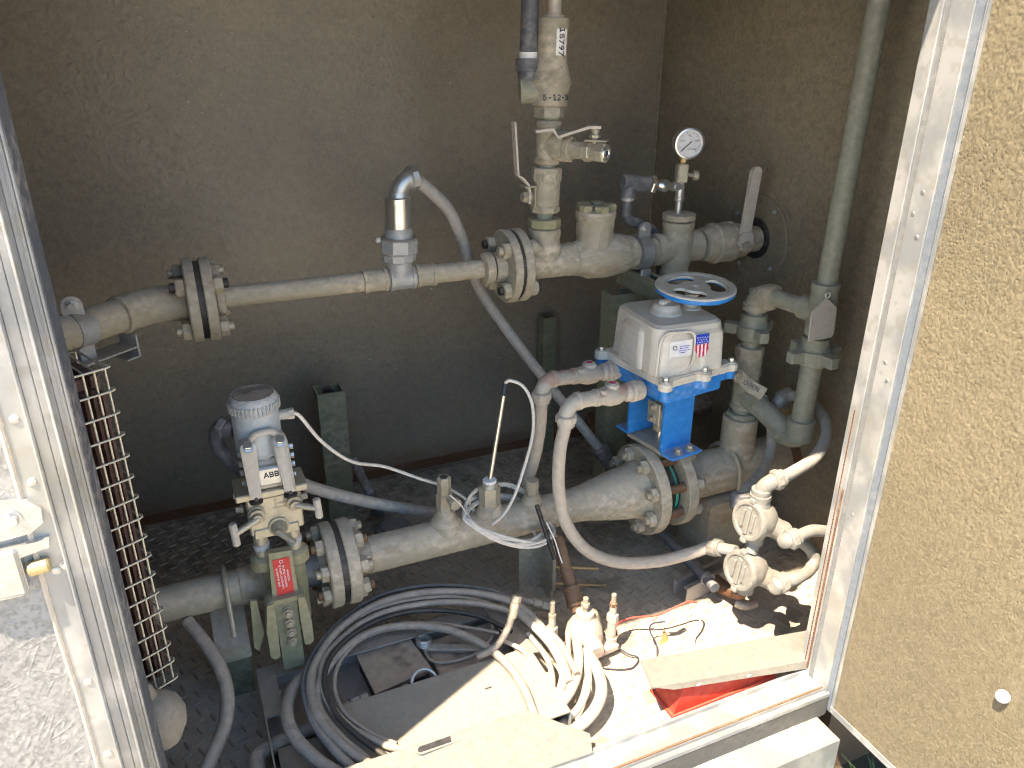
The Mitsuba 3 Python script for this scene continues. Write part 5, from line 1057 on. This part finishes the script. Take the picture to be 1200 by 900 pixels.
hose('thin grey cable straying inside the ribbed hose, across the square dusty box', [V(*(0.501, 1.197, 0.090)), V(*(0.439, 1.237, 0.095)), V(*(0.375, 1.273, 0.100)), V(*(0.301, 1.297, 0.102)), V(*(0.236, 1.284, 0.104)), V(*(0.180, 1.242, 0.105)), V(*(0.150, 1.182, 0.104)), V(*(0.151, 1.112, 0.100)), V(*(0.183, 1.046, 0.098)), V(*(0.222, 1.000, 0.098))], .0048)
hose('blackish thin cable following the coil on its inner left side', [V(*(0.523, 1.180, 0.100)), V(*(0.473, 1.248, 0.105)), V(*(0.393, 1.297, 0.110)), V(*(0.312, 1.311, 0.115)), V(*(0.235, 1.298, 0.115)), V(*(0.166, 1.252, 0.115)), V(*(0.131, 1.181, 0.112)), V(*(0.138, 1.099, 0.106)), V(*(0.168, 1.031, 0.102)), V(*(0.200, 0.978, 0.098))], .0060, 'black')
hose('dusty hose lying low in the coil between the thick hose and the wireway lid', [V(*(0.103, 1.226, 0.100)), V(*(0.096, 1.168, 0.100)), V(*(0.101, 1.098, 0.098)), V(*(0.123, 1.026, 0.095)), V(*(0.147, 0.977, 0.090))], .0085)
hose('thick grey hose looping down left of the coil over the wireway edge', [V(*(0.109, 1.251, 0.085)), V(*(0.074, 1.206, 0.095)), V(*(0.055, 1.150, 0.100)), V(*(0.059, 1.089, 0.100)), V(*(0.083, 1.032, 0.095)), V(*(0.118, 0.980, 0.090))], .0135)
hose('thick grey hose standing at the left end, from the lower pipe to the floor', [V(*(-0.091, 1.340, 0.211)), V(*(-0.070, 1.300, 0.194)), V(*(-0.047, 1.250, 0.166)), V(*(-0.040, 1.200, 0.138)), V(*(-0.051, 1.150, 0.116)), V(*(-0.076, 1.100, 0.108)), V(*(-0.099, 1.060, 0.096))], .0145)
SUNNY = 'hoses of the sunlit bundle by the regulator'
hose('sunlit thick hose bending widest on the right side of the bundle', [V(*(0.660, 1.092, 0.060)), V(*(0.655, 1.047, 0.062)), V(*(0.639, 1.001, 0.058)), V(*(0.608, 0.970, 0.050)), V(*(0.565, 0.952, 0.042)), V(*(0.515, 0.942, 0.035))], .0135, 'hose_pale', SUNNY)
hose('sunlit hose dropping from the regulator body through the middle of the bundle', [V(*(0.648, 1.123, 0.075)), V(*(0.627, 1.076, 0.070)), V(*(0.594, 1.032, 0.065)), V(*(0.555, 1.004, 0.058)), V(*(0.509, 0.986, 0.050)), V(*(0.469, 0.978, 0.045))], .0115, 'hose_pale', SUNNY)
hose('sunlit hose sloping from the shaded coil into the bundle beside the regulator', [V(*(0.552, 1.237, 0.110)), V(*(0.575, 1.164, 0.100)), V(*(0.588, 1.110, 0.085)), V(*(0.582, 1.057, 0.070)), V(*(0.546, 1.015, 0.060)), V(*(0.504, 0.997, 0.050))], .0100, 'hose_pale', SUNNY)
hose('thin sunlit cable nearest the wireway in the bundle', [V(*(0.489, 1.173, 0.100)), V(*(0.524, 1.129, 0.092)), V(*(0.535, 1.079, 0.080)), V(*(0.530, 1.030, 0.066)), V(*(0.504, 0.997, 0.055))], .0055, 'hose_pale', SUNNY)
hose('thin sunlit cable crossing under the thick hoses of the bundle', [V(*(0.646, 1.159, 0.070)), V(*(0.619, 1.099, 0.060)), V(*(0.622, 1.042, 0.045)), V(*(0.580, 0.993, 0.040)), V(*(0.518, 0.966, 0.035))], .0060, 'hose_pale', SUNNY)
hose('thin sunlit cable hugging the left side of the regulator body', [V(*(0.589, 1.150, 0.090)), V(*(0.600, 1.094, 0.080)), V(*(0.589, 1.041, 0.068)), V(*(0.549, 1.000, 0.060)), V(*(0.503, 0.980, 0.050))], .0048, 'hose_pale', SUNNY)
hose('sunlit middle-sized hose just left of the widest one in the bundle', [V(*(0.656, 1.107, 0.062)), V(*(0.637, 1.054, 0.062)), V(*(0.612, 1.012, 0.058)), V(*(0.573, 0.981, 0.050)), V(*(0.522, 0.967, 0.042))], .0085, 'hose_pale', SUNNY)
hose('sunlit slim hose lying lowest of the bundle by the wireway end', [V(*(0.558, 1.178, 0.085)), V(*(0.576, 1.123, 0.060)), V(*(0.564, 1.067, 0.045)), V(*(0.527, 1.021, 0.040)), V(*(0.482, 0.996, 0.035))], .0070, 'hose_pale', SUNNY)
K = thing('capped_hose', 'dusty hose end with a hex fitting, pointing right above the coil', 'hose')
a, b = V(*(0.571, 1.290, 0.088)), V(*(0.635, 1.270, 0.068))
put(K + '__hose', tube([V(*(0.473, 1.330, 0.042)), V(*(0.528, 1.310, 0.085)), a, b], .0085, 12), 'hose_grey')
put(K + '__fitting', cat([hexn(b, b + nrm(b - a) * .026, .0155), cyl(b - nrm(b - a) * .02, b, .0115, n=14)]), 'bolt_steel')
K = thing('capped_hose', 'short upright hose with small pinkish end fitting, bent over the wireway', 'hose')
put(K + '__hose', tube([V(*(0.434, 1.150, 0.090)), V(*(0.469, 1.142, 0.110)), V(*(0.497, 1.147, 0.140)), V(*(0.511, 1.154, 0.165))], .0075, 12), 'hose_grey')
a = V(*(0.511, 1.154, 0.165)); b = V(*(0.522, 1.162, 0.190))
put(K + '__fitting', cat([cyl(a - Z * .002, b, .0095, n=14), hexn(b, b + (b - a) * .5, .0105)]), 'bolt_steel')

hose('dark thin cable on the outer edge of the coil, low on the floor side', [V(*(0.590, 1.204, 0.100)), V(*(0.546, 1.280, 0.115)), V(*(0.476, 1.335, 0.120)), V(*(0.388, 1.371, 0.122)), V(*(0.299, 1.380, 0.120)), V(*(0.217, 1.352, 0.115)), V(*(0.142, 1.290, 0.110)), V(*(0.097, 1.208, 0.106)), V(*(0.093, 1.116, 0.100)), V(*(0.113, 1.038, 0.095)), V(*(0.137, 0.986, 0.090))], .0058, 'hose_blue')
# regulator with its rusty riser
K = thing('regulator', 'chalky sunlit pressure regulator at the foot of the rusty riser, among the hoses', 'regulator')
RB = V(.690, 1.150, 0.0)
put(K + '__base_plate', bx(RB + V(.0, -.005, .022), (.125, .060, .016), rotz(.12), bev=.003), 'conduit_cast', False)
put(K + '__body', cat([lathe([(0, .040), (.02, .042), (.045, .038), (.062, .028), (.072, .020), (.084, .020), (.086, .014)], RB + V(-.004, .01, .03), Z, 30), lathe([(0, .020), (.05, .021), (.056, .017)], RB + V(-.004, .0, .06), V(-.1, -1, -.1), 22)]), 'conduit_cast')
put(K + '__spring_case', lathe([(0, .026), (.03, .026), (.05, .018), (.055, .010)], RB + V(.022, .035, .035), Z, 24), 'olive_paint')
put(K + '__adjuster', cat([cyl(RB + V(-.004, .01, .11), RB + V(-.004, .01, .150), .006, n=14), hexn(RB + V(-.004, .01, .128), RB + V(-.004, .01, .138), .010)]), 'bolt_steel')
def test_plug(label, c, h, top):
    k = thing('test_plug', label, 'fitting')
    put(k + '__stem', cat([lathe([(0, .013), (.01, .013), (.012, .010), (h * .45, .010)], c, Z, 18), hexn(c + Z * h * .42, c + Z * h * .58, .013), cyl(c + Z * h * .56, c + Z * h * .74, .0075, n=14)]), top)
    put(k + '__cap', cat([hexn(c + Z * h * .73, c + Z * h * .80, .0085), cyl(c + Z * h * .8, c + Z * h, .0055, n=12, bev=.001)]), 'bolt_steel')
    return k
k = test_plug('white test plug with red band, right of the regulator', RB + V(.055, -.008, .030), .125, 'conduit_cast')
put(k + '__band', cyl(RB + V(.055, -.008, .030 + .094), RB + V(.055, -.008, .030 + .102), .0082, n=14), 'rust')
test_plug('grey test plug standing left of the regulator, partly in shade', RB + V(-.078, .02, .001), .156, 'hose_pale')
K = thing('rusty_riser', 'thin rusty pipe leaning up from the regulator to the lower pipe', 'pipe')
r0, r1 = RB + V(-.012, .030, .10), V(*(0.689, 1.300, 0.214))
put(K + '__pipe', cyl(r0, r1, .0135, n=18), 'rust')
rd = nrm(r1 - r0)
put(K + '__coupling', socket_rings(r0 + rd * .012, r0 + rd * .055, .0180), 'rust')
K = thing('black_probe', 'thin black tube with a pale wire slanting beside the rusty riser', 'probe')
put(K + '__tube', tube([V(*(0.641, 1.315, 0.303)), V(*(0.653, 1.290, 0.241)), V(*(0.666, 1.270, 0.183))], .0052, 10), 'black')
put(K + '__wire', tube([V(*(0.653, 1.290, 0.271)), V(*(0.664, 1.270, 0.235)), V(*(0.673, 1.255, 0.191)), V(*(0.682, 1.250, 0.164))], .0016, 6), 'white_print')
for i, (lab, p0, p1) in enumerate((('yellow metal rod, upper of the two crossing behind the rusty riser', V(*(0.691, 1.360, 0.093)), V(*(0.823, 1.340, 0.062))),
                                   ('yellow metal rod, lower of the two crossing behind the rusty riser', V(*(0.692, 1.360, 0.045)), V(*(0.848, 1.340, 0.003))))):
    whole('metal_rod', cyl(p0, p1, .0042, n=10), 'brass', lab, 'rod', 'rods by the middle pipe support')

# tan sheet metal cover by the sill
K = thing('metal_cover', 'flat tan sheet metal cover with slot handle and clipped corner, lying inside the sill', 'cover')
pl = [V(*(0.457, 0.967, 0.112)), V(*(0.571, 0.916, 0.050)), V(*(0.569, 0.910, 0.014))]
ex = nrm(pl[0] - V(*(0.163, 0.975, 0.112))); ey = nrm((pl[2] - pl[0]) - ex * np.dot(pl[2] - pl[0], ex)); fr = frame(pl[0], ex, ey)
in2 = lambda p: (np.linalg.inv(fr) @ np.append(p, 1))[:2]
a, b = in2(pl[1]), in2(pl[2])
put(K + '__sheet', hull([ (fr @ np.append(np.append(q, z_), 1))[:3] for q in ((-.62, 0), (0, 0), a, b, (-.62, b[1])) for z_ in (-.0015, .0015)]), 'plate_paint', False)
nz = fr[:3, 2] if fr[2, 2] > 0 else -fr[:3, 2]
s0_, s1_ = V(*(0.248, 0.963, 0.108)), V(*(0.334, 0.965, 0.106))
hd_ = nrm(s1_ - s0_); sd2 = nrm(np.cross(nz, hd_))
th = np.linspace(0, 2 * math.pi, 41)[:-1]
mid_ = (s0_ + s1_) / 2; hl = np.linalg.norm(s1_ - s0_) / 2
mid_ = mid_ - nz * np.dot(mid_ - pl[0], nz) + nz * .002
loop = [mid_ + hd_ * (np.sign(math.cos(t)) * max(0, hl - .008) + .008 * math.cos(t)) + sd2 * .007 * math.sin(t) for t in th]
put(K + '__handle_rim', tube(np.array(loop + loop[:1]), .0022, 8, curve=False), 'plate_paint')
put(K + '__handle_slot', hull([p_ + nz * z_ for p_ in loop for z_ in (0, .0006)]), 'black', False)
# angle iron resting on the red case
K = thing('angle_iron', 'tan angle iron with a clipped end, lying across the red case by the sill', 'angle iron')
A_, B_, C_, D_ = V(*(0.724, 0.997, 0.104)), V(*(0.708, 0.932, 0.098)), V(*(1.092, 0.920, 0.030)), V(*(1.153, 0.975, 0.050))
t3 = Z * .004
put(K + '__top_leg', hull([A_, B_, C_, D_, A_ - t3, B_ - t3, C_ - t3, D_ - t3]), 'cover_paint', False)
dn = V(0, -.006, -.015); bc_ = nrm(C_ - B_)
put(K + '__front_leg', hull([B_ + bc_ * .002, C_, C_ + dn, B_ + bc_ * .05 + dn * .72, B_ + bc_ * .002 + Y * .004, C_ + Y * .004, C_ + dn + Y * .004, B_ + bc_ * .05 + dn * .72 + Y * .004]), 'cover_paint', False)
for t_ in (.17, .38):
    put(K + '__chip', hull([B_ + bc_ * (t_ * .6) + dn * .6 + V(dx, -.0022, dz) for dx, dz in ((0, 0), (.012, .003), (.010, -.002), (.002, -.003))] + [B_ + bc_ * (t_ * .6) + dn * .6 + V(.006, .001, 0)]), 'white_print', False)
K = thing('red_case', 'low red plastic case under the angle iron, just inside the sill', 'case')
put(K + '__shell', hull([(.765, .930, .002), (1.02, .934, .002), (1.02, 1.00, .002), (.765, 1.00, .002), (.790, .936, .068), (1.00, .938, .040), (1.00, .985, .040), (.790, .985, .066)]), 'red_plastic', False)
put(K + '__skirt', hull([(x, y, z) for x, y in ((.760, .926), (1.025, .930), (1.025, 1.006), (.760, 1.006)) for z in (.001, .006)]), 'red_plastic', False)
whole('orange_flap', hull([V(*(0.879, 1.135, 0.019)), V(*(0.831, 1.090, -0.021)), V(*(0.887, 1.085, -0.033)), V(*(0.885, 1.139, 0.012)), V(*(0.836, 1.094, -0.026)), V(*(0.893, 1.089, -0.038))]), 'orange_plastic', 'small orange triangular flap standing up behind the angle iron', 'flap', smooth=False)
K = thing('loose_wire', 'red and white loose wire looping up from the floor behind the angle iron', 'wire')
put(K + '__red_wire', tube([V(*(0.733, 1.165, 0.010)), V(*(0.767, 1.156, 0.020)), V(*(0.773, 1.168, 0.040)), V(*(0.811, 1.166, 0.050)), V(*(0.861, 1.141, 0.060)), V(*(0.905, 1.133, 0.075)), V(*(0.936, 1.132, 0.080)), V(*(0.958, 1.126, 0.075))], .0022, 8), 'red_plastic')
put(K + '__white_wire', tube([V(*(0.958, 1.126, 0.075)), V(*(0.961, 1.116, 0.060)), V(*(0.954, 1.105, 0.030)), V(*(0.932, 1.090, 0.010)), V(*(0.906, 1.056, 0.004))], .0022, 8), 'pale_cable')
put(K + '__black_wire', tube([V(*(0.769, 1.161, 0.030)), V(*(0.756, 1.131, 0.020)), V(*(0.767, 1.108, 0.012)), V(*(0.786, 1.092, 0.006)), V(*(0.757, 1.074, 0.004)), V(*(0.714, 1.090, 0.004)), V(*(0.692, 1.108, 0.004))], .0018, 8), 'ink')
put(K + '__tail', tube([V(*(0.871, 1.115, 0.060)), V(*(0.839, 1.126, 0.055)), V(*(0.832, 1.121, 0.040)), V(*(0.836, 1.100, 0.020)), V(*(0.828, 1.083, 0.006))], .0018, 8), 'ink')
put(K + '__splice', tube([V(*(0.868, 1.120, 0.062)), V(*(0.883, 1.114, 0.066)), V(*(0.906, 1.118, 0.070))], .0062, 10), 'white_print')
K = thing('strut_offcut', 'short offcut of galvanised strut channel on the floor below the right flange', 'strut channel')
put(K + '__channel', moved(prism(channel(.045, .045, .003, .012), .17, frame((0, 0, .002), Y, Z)), frame((.985, 1.225, 0), V(.98, .17, 0), Y)), 'galvanised_dusty', 25)
K = thing('metal_conduit', 'blue grey metal conduit lying aslant on the floor below the large flanges', 'conduit')
put(K + '__pipe', tube([V(*(1.066, 1.500, 0.050)), V(*(1.051, 1.312, 0.055)), V(*(1.040, 1.167, 0.060))], .0125, 14), 'hose_blue')
put(K + '__strap', lathe([(0, .014), (.001, .017), (.018, .017), (.019, .014)], V(*(1.045, 1.213, 0.058)), V(.3, -1, 0), 18), 'galvanised_dusty')
K = thing('floor_fitting', 'blue grey round conduit box with an upright conduit, on the floor behind the lower pipe', 'conduit fitting')
c = V(*(0.430, 1.778, 0.012))
put(K + '__box', cat([lathe([(0, .050), (.014, .050), (.018, .046), (.020, .038), (.024, .036), (.024, 0)], c - Z * .012, Z, 32), lathe([(0, .026), (.02, .024)], V(*(0.410, 1.835, 0.030)), V(-.2, .6, 1.0), 20)]), 'hose_blue')
put(K + '__conduit', tube([V(*(0.410, 1.835, 0.030)), V(*(0.341, 1.620, 0.230)), V(*(0.344, 1.720, 0.223)), V(*(0.343, 1.800, 0.231))], .0120, 12), 'hose_blue')

# ================================================================== catalytic heater with wire cage at the left
K = thing('gas_heater', 'upright reddish brown finned gas heater behind a wire cage, at the left jamb', 'heater')
hr = V(-.116, 1.150, 0); hu = nrm(V(-.90, -.44, 0)); hv = nrm(V(-.44, .90, 0))
zb_, zt_ = .248, .815
hp = lambda a, b, z: hr + hu * a + hv * b + Z * z
HRm = np.stack([hu, hv, Z], 1)
Wd = .20
put(K + '__body', bx(hp(Wd / 2 + .004, .050, (zb_ + zt_) / 2 - .014), (Wd - .004, .05, zt_ - zb_ - .05), HRm), 'heater_fin', False)
for i in range(15):
    put(K + '__fin', bx(hp(.006 + i * .0125, .0185, (zb_ + zt_) / 2 - .014), (.0045, .022, zt_ - zb_ - .05), HRm), 'heater_fin', False)
for i in range(6):
    put(K + '__top_fin', bx(hp(.012 + i * .022, .048, zt_ - .020), (.012, .075, .016), HRm), 'heater_fin', False)
CG = K + '__cage'
wr = .0017
for i in range(13):
    a = i * .0150
    put(CG + '__upright_wire', tube([hp(a, 0, zb_), hp(a, 0, zt_), hp(a, .095, zt_ + .004)], wr, 8, curve=False), 'cage_wire')
n = 17
for j in range(n):
    z = zb_ + (zt_ - zb_) * j / (n - 1)
    put(CG + '__cross_wire', tube([hp(Wd + .01, -.004, z), hp(.0, -.004, z), hp(-.006, -.002, z), hp(-.008, .004, z), hp(-.004, .010, z), hp(-.002, .05, z), hp(-.002, .095, z)], wr, 8, curve=False), 'cage_wire')
put(CG + '__frame_wire', tube([hp(0, .095, zb_), hp(0, .095, zt_), hp(Wd, .095, zt_)], wr, 8, curve=False), 'cage_wire')
put(K + '__foot', bx(hp(.08, .07, zb_ / 2), (.03, .03, zb_), HRm), 'green_paint', False)
q = V(*(-0.143, 1.070, 0.246))
whole('tan_cup', lathe([(-.05, .012), (-.046, .024), (-.02, .040), (.0, .044), (.02, .040), (.036, .026), (.042, .014), (.06, .012), (.066, .008)], q, V(-.15, .1, 1), 30), 'lid_paint', 'tan rounded cup below the wire cage beside the left jamb', 'cup')
